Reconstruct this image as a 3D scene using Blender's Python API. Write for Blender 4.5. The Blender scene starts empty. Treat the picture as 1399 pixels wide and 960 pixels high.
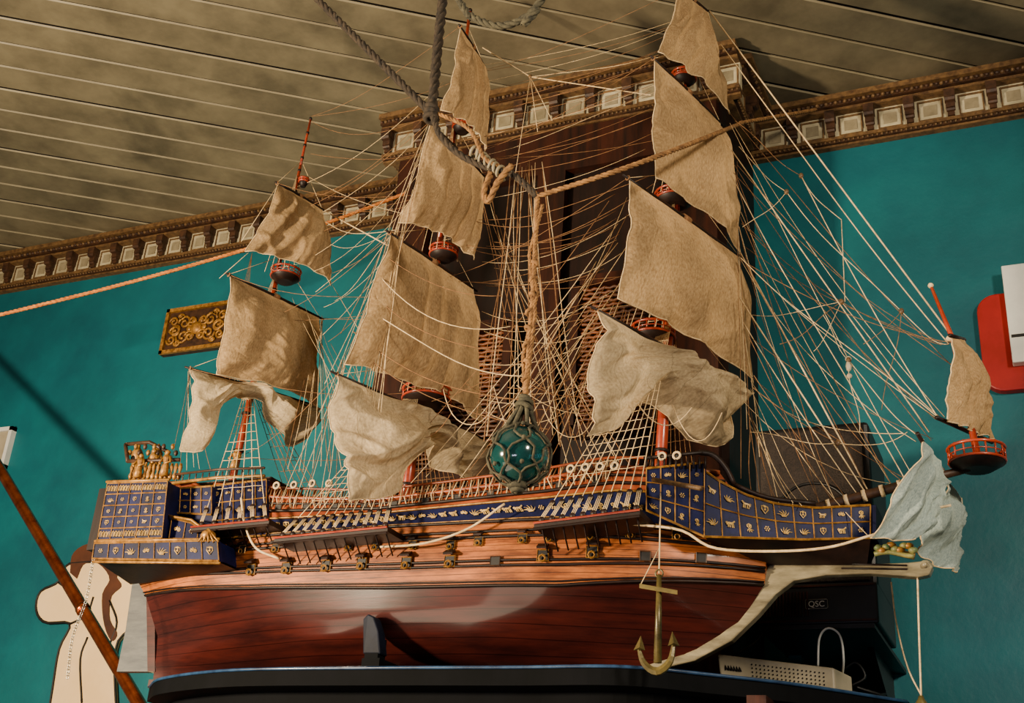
import bpy, math, random, bmesh
from mathutils import Vector, Matrix, noise
from mathutils.bvhtree import BVHTree
random.seed(7)
V=Vector
CZ=1.5
F=1646.0
PITCH=math.radians(24.5); YAW=math.radians(25); ROLL=math.radians(4)
fwd=V((-math.sin(YAW)*math.cos(PITCH), math.cos(YAW)*math.cos(PITCH), math.sin(PITCH)))
r0=V((math.cos(YAW),math.sin(YAW),0)); u0=r0.cross(fwd)
rt=r0*math.cos(ROLL)+u0*math.sin(ROLL); up=u0*math.cos(ROLL)-r0*math.sin(ROLL)
CAM=V((0,0,CZ))
cam=bpy.data.cameras.new('camera'); co=bpy.data.objects.new('camera',cam)
bpy.context.scene.collection.objects.link(co)
cam.sensor_width=36; cam.lens=F/1399*36; cam.clip_start=.02
M=Matrix((( rt.x,up.x,-fwd.x,0),(rt.y,up.y,-fwd.y,0),(rt.z,up.z,-fwd.z,CZ),(0,0,0,1)))
co.matrix_world=M
bpy.context.scene.camera=co
D=2.3
def ray(u,v): return fwd+rt*((u-700)/F)+up*((480-v)/F)
def P(u,v,y=D):
    d=ray(u,v); return CAM+d*(y/d.y)
def Q(u,v,z):
    d=ray(u,v); return CAM+d*(z/d.z)
def yardpair(n,f,mid=D):
    a=ray(*n); b=ray(*f); k=a.z/b.z
    t=2*mid/(a.y+b.y*k)
    return CAM+a*t, CAM+b*(t*k)
# ---------------------------------------------------------------- mesh builder
class MB:
    def __init__(s): s.v=[];s.f=[];s.m=[]
    def add(s,vs,fs,mi=0):
        b=len(s.v); s.v+=[tuple(v) for v in vs]; s.f+=[tuple(i+b for i in f) for f in fs]; s.m+=[mi]*len(fs); return b
    def hexa(s,p,mi=0):
        s.add(p,[(0,3,2,1),(4,5,6,7),(0,1,5,4),(1,2,6,5),(2,3,7,6),(3,0,4,7)],mi)
    def box(s,c,size,mi=0,R=None):
        c=V(c); h=V(size)*.5; pts=[]
        for z in(-1,1):
            for x,y in((-1,-1),(1,-1),(1,1),(-1,1)):
                q=V((x*h.x,y*h.y,z*h.z))
                if R: q=R@q
                pts.append(c+q)
        s.hexa(pts,mi)
    def tube(s,pts,r,n=5,mi=0,closed=False):
        pts=[V(p) for p in pts]; N=len(pts)
        if N<2: return
        rr=r if isinstance(r,(list,tuple)) else [r]*N
        def tan(i):
            if closed: return (pts[(i+1)%N]-pts[i-1]).normalized()
            a=pts[max(i-1,0)]; b=pts[min(i+1,N-1)]; d=b-a
            return d.normalized() if d.length>1e-9 else V((0,0,1))
        t=tan(0); a=V((0,0,1)) if abs(t.z)<.9 else V((1,0,0)); nrm=t.cross(a).normalized()
        vs=[]
        for i in range(N):
            t=tan(i); nrm=(nrm-t*nrm.dot(t)); nrm=nrm.normalized() if nrm.length>1e-9 else t.orthogonal().normalized()
            bi=t.cross(nrm)
            for k in range(n):
                an=2*math.pi*k/n; vs.append(pts[i]+(nrm*math.cos(an)+bi*math.sin(an))*rr[i])
        fs=[]
        for i in range(N if closed else N-1):
            j=(i+1)%N
            for k in range(n):
                l=(k+1)%n; fs.append((i*n+k,i*n+l,j*n+l,j*n+k))
        if not closed:
            fs.append(tuple(range(n-1,-1,-1))); fs.append(tuple(range((N-1)*n,N*n)))
        s.add(vs,fs,mi)
    def lathe(s,c,prof,n=16,mi=0,ax=None,caps=True):
        c=V(c); R=Matrix.Identity(3) if ax is None else V(ax).to_track_quat('Z','Y').to_matrix()
        vs=[];fs=[]
        for r,z in prof:
            for k in range(n):
                a=2*math.pi*k/n; vs.append(c+R@V((r*math.cos(a),r*math.sin(a),z)))
        for i in range(len(prof)-1):
            for k in range(n):
                l=(k+1)%n; fs.append((i*n+k,i*n+l,(i+1)*n+l,(i+1)*n+k))
        if caps:
            fs.append(tuple(range(n-1,-1,-1))); fs.append(tuple(range((len(prof)-1)*n,len(prof)*n)))
        s.add(vs,fs,mi)
    def sphere(s,c,r,n=12,mi=0,sc=(1,1,1)):
        c=V(c); m=max(4,n//2); vs=[];fs=[]
        for i in range(m+1):
            p=math.pi*i/m
            for k in range(n):
                a=2*math.pi*k/n
                vs.append(c+V((r*sc[0]*math.sin(p)*math.cos(a),r*sc[1]*math.sin(p)*math.sin(a),r*sc[2]*math.cos(p))))
        for i in range(m):
            for k in range(n):
                l=(k+1)%n; fs.append((i*n+k,(i+1)*n+k,(i+1)*n+l,i*n+l))
        s.add(vs,fs,mi)
    def torus(s,c,R,r,ax=(0,1,0),n=14,m=5,mi=0):
        q=V(ax).to_track_quat('Z','Y').to_matrix()
        s.tube([V(c)+q@V((R*math.cos(2*math.pi*i/n),R*math.sin(2*math.pi*i/n),0)) for i in range(n)],r,m,mi,closed=True)
    def grid(s,fn,nu,nv,mi=0,flip=False):
        vs=[fn(i/nu,j/nv) for j in range(nv+1) for i in range(nu+1)]
        fs=[]
        for j in range(nv):
            for i in range(nu):
                a=j*(nu+1)+i; q=(a,a+1,a+nu+2,a+nu+1)
                fs.append(q[::-1] if flip else q)
        s.add(vs,fs,mi)
    def ext(s,pts,vec,mi=0):
        n=len(pts); vec=V(vec)
        s.add([V(p) for p in pts]+[V(p)+vec for p in pts],[tuple(range(n-1,-1,-1)),tuple(range(n,2*n))]+[(i,(i+1)%n,(i+1)%n+n,i+n) for i in range(n)],mi)
COL=bpy.context.scene.collection
def mesh(name,mb,mats,smooth=True,uv=None):
    me=bpy.data.meshes.new(name); me.from_pydata(mb.v,[],mb.f)
    for m in mats: me.materials.append(m)
    for p,mi in zip(me.polygons,mb.m): p.material_index=min(mi,len(mats)-1); p.use_smooth=smooth
    if uv:
        L=me.uv_layers.new(name='UVMap')
        for lp in me.loops: L.data[lp.index].uv=uv[lp.vertex_index] if lp.vertex_index<len(uv) else (0,0)
    me.update(); return me
def setp(o,parent):
    if parent is not None:
        o.parent=parent
        if parent.type=='EMPTY': o.matrix_parent_inverse=Matrix.Translation(-parent.location)
def mk(name,mb,mats,parent=None,label=None,cat=None,group=None,kind=None,smooth=True,uv=None,bev=0):
    if not isinstance(mats,(list,tuple)): mats=[mats]
    o=bpy.data.objects.new(name,mesh(name,mb,mats,smooth,uv)); COL.objects.link(o); setp(o,parent)
    if label:o['label']=label
    if cat:o['category']=cat
    if group:o['group']=group
    if kind:o['kind']=kind
    if bev:
        m=o.modifiers.new('bevel','BEVEL'); m.width=bev; m.segments=2; m.limit_method='ANGLE'
    return o
def mir(p): return V((p[0],2*D-p[1],p[2]))
def mk2(name,mb,mats,parent=None,**k):
    a=mk(name,mb,mats,parent,**k)
    b=MB(); b.v=[tuple(mir(v)) for v in mb.v]; b.f=[f[::-1] for f in mb.f]; b.m=mb.m
    mk(name,b,mats,parent,**k); return a
def inst(name,me,Mx,parent=None,group=None):
    o=bpy.data.objects.new(name,me); COL.objects.link(o); setp(o,parent); o.matrix_basis=Mx
    if group:o['group']=group
    return o
def empty(name,loc,label,cat,group=None):
    o=bpy.data.objects.new(name,None); o.location=loc; o.empty_display_size=.1; COL.objects.link(o); o['label']=label;o['category']=cat
    if group:o['group']=group
    return o
# ---------------------------------------------------------------- materials
def S(c):
    return tuple(((x/255)/12.92 if x/255<=.04045 else ((x/255+.055)/1.055)**2.4) for x in c)+(1,)
def mat(name,c1,c2=None,scale=8,st=(1,1,1),rough=.6,metal=0,bump=.15,detail=6,lo=.35,hi=.65,period=0,axis=2,line=.08,linedark=.25,trans=0,coat=0,uv=False,bd=.004,ior=1.45,spec=.5,big=0,crease=0,bigr=(.6,1.15),transl=0,creased=.018,stain=0):
    m=bpy.data.materials.new(name); m.use_nodes=True; nt=m.node_tree; N=nt.nodes; Lk=nt.links.new
    b=N['Principled BSDF']; b.inputs['Roughness'].default_value=rough; b.inputs['Metallic'].default_value=metal
    b.inputs['Transmission Weight'].default_value=trans; b.inputs['Coat Weight'].default_value=coat; b.inputs['IOR'].default_value=ior
    b.inputs['Coat Roughness'].default_value=.12; b.inputs['Specular IOR Level'].default_value=spec
    tc=N.new('ShaderNodeTexCoord'); mp=N.new('ShaderNodeMapping'); mp.inputs['Scale'].default_value=st
    src=tc.outputs['UV' if uv else 'Object']
    Lk(src,mp.inputs['Vector'])
    nz=N.new('ShaderNodeTexNoise'); nz.inputs['Scale'].default_value=scale; nz.inputs['Detail'].default_value=detail; nz.inputs['Roughness'].default_value=.65
    Lk(mp.outputs[0],nz.inputs['Vector'])
    cr=N.new('ShaderNodeValToRGB'); cr.color_ramp.elements[0].position=lo; cr.color_ramp.elements[1].position=hi
    cr.color_ramp.elements[0].color=S(c1); cr.color_ramp.elements[1].color=S(c2 or c1)
    Lk(nz.outputs[0],cr.inputs[0]); col=cr.outputs[0]; hgt=nz.outputs[0]
    def scl(col,fac):
        vm=N.new('ShaderNodeVectorMath'); vm.operation='SCALE'; Lk(col,vm.inputs[0]); Lk(fac,vm.inputs['Scale']); return vm.outputs[0]
    def var(col,scale,a,b_,c,d,det=3,dist=0):
        n2=N.new('ShaderNodeTexNoise'); n2.inputs['Scale'].default_value=scale; n2.inputs['Detail'].default_value=det; n2.inputs['Distortion'].default_value=dist
        Lk(tc.outputs['Object'],n2.inputs['Vector'])
        mr=N.new('ShaderNodeMapRange'); mr.inputs[1].default_value=a; mr.inputs[2].default_value=b_; mr.inputs[3].default_value=c; mr.inputs[4].default_value=d
        Lk(n2.outputs[0],mr.inputs[0]); return scl(col,mr.outputs[0])
    if big: col=var(col,big,.3,.7,*bigr)
    if stain: col=var(col,stain,.33,.42,.6,1,8,.8)
    if period:
        sp=N.new('ShaderNodeSeparateXYZ'); Lk(src,sp.inputs[0])
        a=N.new('ShaderNodeMath'); a.operation='DIVIDE'; Lk(sp.outputs[axis],a.inputs[0]); a.inputs[1].default_value=period
        fr=N.new('ShaderNodeMath'); fr.operation='FRACT'; Lk(a.outputs[0],fr.inputs[0])
        gt=N.new('ShaderNodeMath'); gt.operation='LESS_THAN'; Lk(fr.outputs[0],gt.inputs[0]); gt.inputs[1].default_value=line
        mr=N.new('ShaderNodeMapRange'); Lk(gt.outputs[0],mr.inputs[0]); mr.inputs[3].default_value=1; mr.inputs[4].default_value=linedark
        col=scl(col,mr.outputs[0])
    Lk(col,b.inputs['Base Color'])
    if bump:
        bp=N.new('ShaderNodeBump'); bp.inputs['Strength'].default_value=bump; bp.inputs['Distance'].default_value=bd
        Lk(hgt,bp.inputs['Height']); last=bp
        if crease:
            n3=N.new('ShaderNodeTexNoise'); n3.inputs['Scale'].default_value=crease; n3.inputs['Detail'].default_value=3; n3.inputs['Distortion'].default_value=1.0
            Lk(tc.outputs['Object'],n3.inputs['Vector'])
            ab=N.new('ShaderNodeMath'); ab.operation='SUBTRACT'; ab.inputs[1].default_value=.5; Lk(n3.outputs[0],ab.inputs[0])
            a2=N.new('ShaderNodeMath'); a2.operation='ABSOLUTE'; Lk(ab.outputs[0],a2.inputs[0])
            b2=N.new('ShaderNodeBump'); b2.inputs['Strength'].default_value=.9; b2.inputs['Distance'].default_value=creased
            Lk(a2.outputs[0],b2.inputs['Height']); Lk(bp.outputs[0],b2.inputs['Normal']); last=b2
        Lk(last.outputs[0],b.inputs['Normal'])
    if transl:
        t=N.new('ShaderNodeBsdfTranslucent'); Lk(col,t.inputs[0]); mx=N.new('ShaderNodeMixShader'); mx.inputs[0].default_value=transl
        out=[n for n in N if n.type=='OUTPUT_MATERIAL'][0]
        Lk(b.outputs[0],mx.inputs[1]); Lk(t.outputs[0],mx.inputs[2]); Lk(mx.outputs[0],out.inputs[0])
    return m
m_teal=mat('teal_paint',(0,78,92),(0,108,116),scale=2.2,rough=.5,bump=.3,detail=8,lo=.3,hi=.7,big=.8,bd=.02,bigr=(.6,1.1))
m_ceil=mat('ceiling_boards_paint',(88,80,62),(122,112,88),scale=5,rough=.55,bump=.2,big=.6,bd=.004,bigr=(.8,1.05),detail=10,stain=1.6)
m_ceil2=mat('ceiling_edge_highlight',(112,102,80),(134,124,98),scale=3,rough=.5)  # lighter chamfer colour paints a highlight along each board edge
m_white=mat('cornice_white',(150,140,112),(192,180,148),scale=12,rough=.65,big=5,bigr=(.7,1.1))
m_corb=mat('cornice_brown',(36,22,14),(72,46,28),scale=40,rough=.5)
m_corbt=mat('cornice_tan',(66,46,28),(110,82,48),scale=60,rough=.5)
m_goldd=mat('aged_gold',(104,68,26),(176,126,54),scale=60,rough=.45,metal=.3)
m_gold2=mat('pale_gilding',(150,118,64),(212,176,104),scale=80,rough=.5)
m_dark=mat('dark_wood',(14,7,5),(32,15,10),scale=6,st=(6,6,.6),rough=.5,big=1.5,spec=.3)
m_dark2=mat('brown_panel_wood',(28,12,7),(62,28,15),scale=5,st=(8,8,.6),rough=.45,big=1.2,spec=.3)
m_rattan=mat('rattan',(74,36,14),(140,74,30),scale=30,rough=.5,big=4,bigr=(.1,1.1))
m_mahog=mat('mahogany_varnish',(42,15,13),(70,25,19),scale=4,st=(1.5,1.5,14),rough=.3,bump=.08,coat=1,period=.024,axis=2,line=.06,linedark=.4,bd=.002,big=4,bigr=(.7,1.15))
m_hullw=mat('walnut_planks',(114,56,20),(184,102,40),scale=5,st=(3,3,16),rough=.42,bump=.12,coat=.15,period=.0115,axis=2,line=.14,linedark=.3,bd=.002,big=8,bigr=(.6,1.15))
m_orange=mat('varnished_orange_wood',(104,40,16),(164,76,32),scale=14,st=(1,1,3),rough=.4,coat=.2,big=12,bigr=(.5,1.1))
m_redw=mat('varnished_red_wood',(110,28,12),(166,58,26),scale=14,rough=.35,coat=.3)
m_wale=mat('wale_black',(16,9,8),(38,22,16),scale=20,rough=.5,spec=.3)
m_blue=mat('ultramarine_paint',(4,6,30),(10,17,62),scale=20,rough=.55,spec=.25)
kw=dict(scale=34,st=(3,1,1),rough=.95,bump=.45,uv=True,period=.1,axis=0,line=.025,linedark=.68,detail=12,bd=.0025,lo=.3,hi=.7,big=6,bigr=(.6,1.14),crease=8,transl=.34,spec=.12)
m_canvas=mat('sail_canvas',(152,120,80),(214,180,132),**kw)
m_canvasg=mat('sail_canvas_grey',(164,142,108),(220,198,158),**kw)
m_canvasb=mat('sail_canvas_bluish',(128,146,146),(190,204,194),**kw)
m_cord=mat('cream_cord',(180,152,108),(222,194,148),scale=80,rough=.8,bump=0)
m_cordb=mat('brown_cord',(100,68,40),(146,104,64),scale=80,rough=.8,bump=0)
m_rope=mat('hemp_rope',(92,62,34),(158,114,64),scale=70,rough=.9,bump=.6)
m_ropeo=mat('orange_rope',(160,84,28),(212,134,56),scale=70,rough=.9,bump=.6)
m_roped=mat('tarred_rope',(30,25,20),(66,54,40),scale=70,rough=.9,bump=.6)
m_ropeg=mat('green_grey_rope',(44,42,32),(84,78,58),scale=70,rough=.9,bump=.6)
m_stem=mat('bleached_wood',(78,70,52),(146,134,104),scale=10,st=(1,1,4),rough=.36,coat=.4,big=6,bigr=(.55,1.1))
m_rud=mat('weathered_grey_board',(54,56,58),(84,84,80),scale=10,st=(1,1,4),rough=.5)
m_black=mat('black_plastic',(9,9,10),(16,16,18),scale=50,rough=.45)
m_grille=mat('speaker_grille',(26,20,17),(54,42,34),scale=300,rough=.7,bump=.8)
m_shelf=mat('dark_lacquer',(3,4,5),(7,8,11),scale=8,rough=.8,spec=.1)
m_shelfe=mat('shelf_edge_highlight',(18,36,62),(40,70,104),scale=20,rough=.3,coat=.3)  # bluish highlight on the shelf edge, put into the colour
m_navy=mat('navy_painted_wood',(5,8,18),(12,18,34),scale=20,rough=.6,spec=.2)
m_copper=mat('copper_pipe',(150,68,34),(214,116,66),scale=20,rough=.22,metal=.95)
m_cream=mat('skin_tone_paint',(226,190,134),(240,208,156),scale=3,rough=.6)
m_hair=mat('brown_paint',(50,24,12),(84,44,22),scale=6,rough=.6)
m_ink=mat('black_paint',(12,9,7),(20,14,10),scale=6,rough=.6)
m_wht=mat('white_plastic',(206,206,200),(228,228,220),scale=6,rough=.5)
m_red=mat('red_paint',(128,8,8),(156,14,12),scale=4,rough=.45)
m_beige=mat('beige_plastic',(146,136,114),(176,164,140),scale=6,rough=.5)
m_grey=mat('grey_plaster',(112,102,78),(142,130,104),scale=16,rough=.6)
m_glass=mat('sea_glass',(24,92,94),(46,126,122),scale=6,rough=.01,trans=.72,bump=.03,ior=1.5,coat=1)
m_floor=mat('floor_boards',(60,40,26),(96,66,42),scale=4,st=(1,8,1),rough=.5)
m_anchor=mat('anchor_wood_gilt',(56,50,28),(110,96,52),scale=20,rough=.35,metal=.3)
m_steel=mat('steel',(120,118,110),(170,168,160),scale=20,rough=.35,metal=.8)
m_grn=mat('verdigris',(50,84,56),(140,130,70),scale=60,rough=.5)
# ---------------------------------------------------------------- room
WY=3.2; PY=2.85; CEIL=CZ+2.315
mb=MB(); mb.box((-1.2,WY+.05,CEIL/2),(9,.1,CEIL)); mk('wall_back',mb,m_teal,kind='structure',label='teal painted plaster wall',smooth=False)
mb=MB(); mb.box((-1.2,1.0,-.03),(9,5,.06)); mk('floor',mb,m_floor,kind='structure',label='brown board floor',smooth=False)
mb=MB(); ang=math.radians(36); dx=V((math.cos(ang),math.sin(ang),0)); dn=V((-math.sin(ang),math.cos(ang),0)); W=.128
mb.box((-1.2,.7,CEIL+.085),(9,5,.1),1)
for i in range(-40,40):
    c=V((-1.2,.7,CEIL+.012+.0015*(i%3)))+dn*(i*W)
    g=.0028; cb=.0045
    lo_=[c-dx*4+dn*(g+cb),c+dx*4+dn*(g+cb),c+dx*4+dn*(W-g-cb),c-dx*4+dn*(W-g-cb)]
    hi_=[c-dx*4+dn*g,c+dx*4+dn*g,c+dx*4+dn*(W-g),c-dx*4+dn*(W-g)]
    a,b,e,d_=lo_; a2,b2,e2,d2=[p+V((0,0,.004)) for p in hi_]; a3,b3,e3,d3=[p+V((0,0,.03)) for p in hi_]
    mb.add([a,b,e,d_,a2,b2,e2,d2,a3,b3,e3,d3],[(0,3,2,1)],0)
    k=len(mb.v)-12
    mb.f+=[(k+0,k+1,k+5,k+4),(k+3,k+7,k+6,k+2),(k+4,k+5,k+9,k+8),(k+7,k+11,k+10,k+6)]; mb.m+=[2,2,1,1]
me=mesh('ceiling',mb,[m_ceil,m_ink,m_ceil2],False)
bm=bmesh.new(); bm.from_mesh(me)
for pc,pn in(((-5.7,0,0),(-1,0,0)),((3.3,0,0),(1,0,0)),((0,-1.5,0),(0,-1,0)),((0,3.3,0),(0,1,0))):
    bmesh.ops.bisect_plane(bm,geom=bm.verts[:]+bm.edges[:]+bm.faces[:],plane_co=pc,plane_no=pn,clear_outer=True)
bm.to_mesh(me); bm.free()
o=bpy.data.objects.new('ceiling',me); COL.objects.link(o); o['kind']='structure'; o['label']='grey brown tongue and groove board ceiling'
XL,XR=-1.78,-.70
mb=MB(); mb.box(((XL+XR)/2,(PY+WY)/2,CEIL/2),(XR-XL,WY-PY,CEIL),0)
for x0,x1,z0,z1 in((XL+.02,XL+.14,.3,3.65),(XR-.14,XR-.02,.3,3.65),(XL+.14,XR-.14,3.5,3.65),(-1.27,-1.18,.3,3.5)):
    mb.box(((x0+x1)/2,PY-.015,(z0+z1)/2),(x1-x0,.03,z1-z0),1)
mk('wall_projection',mb,[m_dark,m_dark2],kind='structure',label='dark wood panelled chimney breast',smooth=False)
def shutter(x0,x1,z0,z1):
    e=empty('louvered_shutter',V(((x0+x1)/2,PY-.02,z0)),'orange brown woven slat shutter on the dark panelling','shutter','woven shutters')
    mb=MB(); y=PY-.04
    for a in(x0,x1): mb.box((a,y,(z0+z1)/2),(.025,.035,z1-z0))
    for a in(z0,z1): mb.box(((x0+x1)/2,y,a),(x1-x0,.035,.03))
    mk('frame',mb,m_dark2,e,smooth=False)
    mb=MB(); n=int((z1-z0)/.0135)
    for i in range(n):
        z=z0+.02+i*.0135
        if z<z1-.02: mb.tube([V((x0+.01+(x1-x0-.02)*k/14,y+.004*(-1)**(k+i),z)) for k in range(15)],.0055,5)
    mk('woven_slats',mb,m_rattan,e)
shutter(-1.60,-1.32,2.55,3.0); shutter(-1.12,-.90,2.65,3.1)
def cornice(name,p0,p1,out):
    p0=V(p0);p1=V(p1);out=V(out);L=(p1-p0).length;d=(p1-p0).normalized();mb=MB();Z=V((0,0,1))
    def bx(a,b,dep0,dep1,z0,z1,mi):
        A=p0+d*a;B=p0+d*b
        q=[A+out*dep0,B+out*dep0,B+out*dep1,A+out*dep1]
        mb.hexa([x+Z*z0 for x in q]+[x+Z*z1 for x in q],mi)
    t=CEIL
    bx(0,L,0,.08,t-.018,t,2); bx(0,L,0,.066,t-.034,t-.020,1); bx(0,L,0,.055,t-.046,t-.037,2)
    bx(0,L,0,.025,t-.128,t-.046,0); bx(0,L,0,.036,t-.139,t-.128,2); bx(0,L,0,.03,t-.147,t-.140,1); bx(0,L,0,.022,t-.155,t-.148,2)
    n=max(1,int(L/.112)); s=L/n
    for i in range(n):
        a=i*s
        bx(a+.004,a+.034,.025,.062,t-.074,t-.046,1); bx(a+.006,a+.032,.025,.048,t-.102,t-.074,1); bx(a+.009,a+.029,.025,.038,t-.125,t-.1,1)
        c=p0+d*(a+.019)+out*.052+Z*(t-.076); mb.tube([c-d*.014,c+d*.014],.010,7,1)
        c=p0+d*(a+.019)+out*.04+Z*(t-.106); mb.tube([c-d*.012,c+d*.012],.007,7,1)
        x0,x1=a+.042,a+s-.004
        bx(x0,x1,.025,.029,t-.058,t-.053,2);bx(x0,x1,.025,.029,t-.124,t-.119,2);bx(x0,x0+.004,.025,.029,t-.118,t-.058,2);bx(x1-.004,x1,.025,.029,t-.118,t-.058,2)
        bx(x0+.016,x1-.016,.025,.027,t-.106,t-.07,3)
    k=int(L/.014)
    for i in range(k):
        c=p0+d*((i+.5)*L/k)+out*.068+Z*(t-.027); mb.sphere(c,.0062,6,2 if i%2 else 1)
        c=p0+d*((i+.5)*L/k)+out*.032+Z*(t-.1435); mb.sphere(c,.0042,6,2)
    mk(name,mb,[m_white,m_corb,m_corbt,m_grey],kind='structure',label='ornate cream cornice with brown corbels',smooth=False)
cornice('trim_1',(-5.4,WY,0),(XL,WY,0),(0,-1,0))
cornice('trim_2',(XL-.05,PY,0),(XR+.05,PY,0),(0,-1,0))
cornice('trim_3',(XR,WY,0),(2.2,WY,0),(0,-1,0))
cornice('trim_4',(XR,PY,0),(XR,WY-.08,0),(1,0,0))
cornice('trim_5',(XL,WY-.08,0),(XL,PY,0),(-1,0,0))
# ---------------------------------------------------------------- shelf
ZS=.40
def catm(pts,n):
    pts=[V(p) for p in pts]; out=[]
    e=[pts[0]*2-pts[1]]+pts+[pts[-1]*2-pts[-2]]
    N=len(pts)-1
    for i in range(n+1):
        t=i/n*N; k=min(int(t),N-1); f=t-k; a,b,c,d=e[k],e[k+1],e[k+2],e[k+3]
        out.append(.5*((2*b)+(c-a)*f+(2*a-5*b+4*c-d)*f*f+(3*b-a-3*c+d)*f**3))
    return out
fr=catm([Q(205,937,ZS),Q(225,925,ZS),Q(320,914,ZS),Q(500,911,ZS),Q(700,910,ZS),Q(850,909,ZS),Q(980,921,ZS),Q(1100,935,ZS),Q(1240,957,ZS)],60)
back=[V((fr[-1].x+.05,WY-.01,CZ+ZS)),V((XR+.01,WY-.01,CZ+ZS)),V((XR+.01,PY-.01,CZ+ZS)),V((XL-.01,PY-.01,CZ+ZS)),V((XL-.01,WY-.01,CZ+ZS)),V((fr[0].x-.02,WY-.01,CZ+ZS))]
e_sh=empty('shelf',V((-1.2,2.9,CZ+ZS-.05)),'long dark rounded-end shelf carrying the model ship','shelf')
mb=MB(); mb.ext(fr+back,(0,0,-.035)); mk('shelf_board',mb,m_shelf,e_sh,smooth=False)
mb=MB(); mb.tube([p+V((0,-.002,-.002)) for p in fr],.0034,6); mk('edge_highlight_trim',mb,m_shelfe,e_sh)  # thin tube carrying the painted blue edge highlight
inner=[p+V((0,.07,-.035)) for p in fr[4:-4]]
mb=MB()
for a,b in zip(inner[:-1],inner[1:]): mb.hexa([a,b,b+V((0,.03,0)),a+V((0,.03,0)),a+V((0,0,-.05)),b+V((0,0,-.05)),b+V((0,.03,-.05)),a+V((0,.03,-.05))][::-1])
mk('apron',mb,m_shelf,e_sh,smooth=False)
for u in(290,760,1010):
    p=Q(u,945,ZS-.04); mb=MB()
    x=p.x; yb=WY-.005 if (x<XL or x>XR) else PY-.005
    mb.ext([V((x,yb,CZ+ZS-.036)),V((x,2.2,CZ+ZS-.036)),V((x,2.2,CZ+ZS-.08)),V((x,2.5,CZ+ZS-.16)),V((x,yb-.08,CZ+ZS-.4)),V((x,yb,CZ+ZS-.5))],(.035,0,0)); mk('bracket',mb,m_dark2,e_sh,smooth=False)
# ================================================================ SHIP
ship=empty('model_ship',V((-1.2,D,CZ+ZS)),'large wooden three-masted galleon model with canvas sails and blue gilded upperworks','model ship')
def tab(T,x):
    if x<=T[0][0]: return T[0][1]
    for (a,b),(c,d) in zip(T[:-1],T[1:]):
        if x<=c:
            f=(x-a)/(c-a); return b+(d-b)*f
    return T[-1][1]
def stab(T,x):
    return sum(tab(T,x+k*.02) for k in(-2,-1,0,1,2))/5
w1=[(0,.07),(.06,.115),(.15,.16),(.3,.192),(.5,.2),(.7,.192),(.82,.16),(.9,.115),(.96,.06),(1,.015)]
w3=[(0,.125),(.1,.15),(.25,.178),(.5,.187),(.75,.18),(.87,.14),(.94,.09),(1,.03)]
w4=[(0,.115),(.1,.135),(.25,.152),(.5,.16),(.75,.16),(.9,.145),(.96,.125),(1,.10)]
ROWS=[
 ([(0,.418),(1,.42)],-1.93,-.78,[(0,.008),(1,.008)]),
 ([(0,.44),(1,.435)],-1.93,-.71,[(0,.01),(.15,.03),(.4,.10),(.7,.09),(.9,.03),(1,.008)]),
 ([(0,.47),(1,.465)],-1.93,-.625,[(0,.012),(.15,.07),(.4,.155),(.7,.145),(.9,.05),(1,.01)]),
 ([(0,.515),(.5,.505),(1,.515)],-1.93,-.545,[(0,.02),(.1,.08),(.3,.168),(.5,.185),(.7,.172),(.9,.075),(1,.01)]),
 ([(0,.600),(.25,.576),(.5,.560),(.75,.556),(1,.585)],-1.945,-.497,w1),
 ([(0,.65),(.25,.634),(.5,.626),(.75,.624),(1,.625)],-1.97,-.49,[(a,(b+tab(w3,a))/2+.004) for a,b in w1]),
 ([(0,.70),(.25,.692),(.5,.692),(.75,.69),(.9,.672),(1,.665)],-2.0,-.50,w3),
 ([(0,.775),(.12,.765),(.3,.735),(.5,.728),(.75,.738),(.85,.75),(1,.74)],-2.02,-.53,[(a,(b+tab(w4,a))/2) for a,b in w3]),
 ([(0,.86),(.16,.845),(.19,.815),(.34,.785),(.5,.762),(.62,.769),(.76,.78),(.85,.797),(1,.787)],-2.04,-.56,w4),
]
def SR(i,t):
    z,xs,xb,w=ROWS[i]; x=xs+(xb-xs)*t
    return V((x,D-stab(w,t) if .04<t<.96 else D-tab(w,t),CZ+tab(z,t)))
def SF(r,t):
    i=min(int(r),len(ROWS)-2); f=r-i
    return SR(i,t).lerp(SR(i+1,t),f)
NU=110
def hullpart(name,ra,rb,sub,m):
    mb=MB(); nv=max(1,int((rb-ra)*sub))
    mb.grid(lambda a,b:SF(ra+(rb-ra)*b,a),NU,nv,0,False)
    mb.grid(lambda a,b:mir(SF(ra+(rb-ra)*b,a)),NU,nv,0,True)
    for j in range(nv):
        a=SF(ra+(rb-ra)*j/nv,0);b=SF(ra+(rb-ra)*(j+1)/nv,0); mb.add([a,b,mir(b),mir(a)],[(0,1,2,3)])
        a=SF(ra+(rb-ra)*j/nv,1);b=SF(ra+(rb-ra)*(j+1)/nv,1); mb.add([a,b,mir(b),mir(a)],[(3,2,1,0)])
    return mk(name,mb,m,ship),mb
lower,mbl=hullpart('lower_hull',0,4,3,m_mahog); lower['label']='varnished mahogany lower hull'
upper,mbu=hullpart('planked_hull',4,6,3,m_hullw); upper['label']='golden brown planked hull side'
band,mbb=hullpart('painted_band',6,7,2,m_blue)
bul,mbr=hullpart('bulwark',7,8,2,m_orange)
allv=[];allf=[]
for q in(mbl,mbu,mbb,mbr):
    b=len(allv); allv+=q.v; allf+=[tuple(i+b for i in f) for f in q.f]
bvh=BVHTree.FromPolygons([V(v) for v in allv],allf)
def H(u,v):
    h=bvh.ray_cast(CAM,ray(u,v).normalized())
    if h[0] is None:
        return P(u,v,2.13),V((0,-1,0))
    n=h[1]
    if n.dot(ray(u,v))>0:n=-n
    return h[0],n
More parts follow.
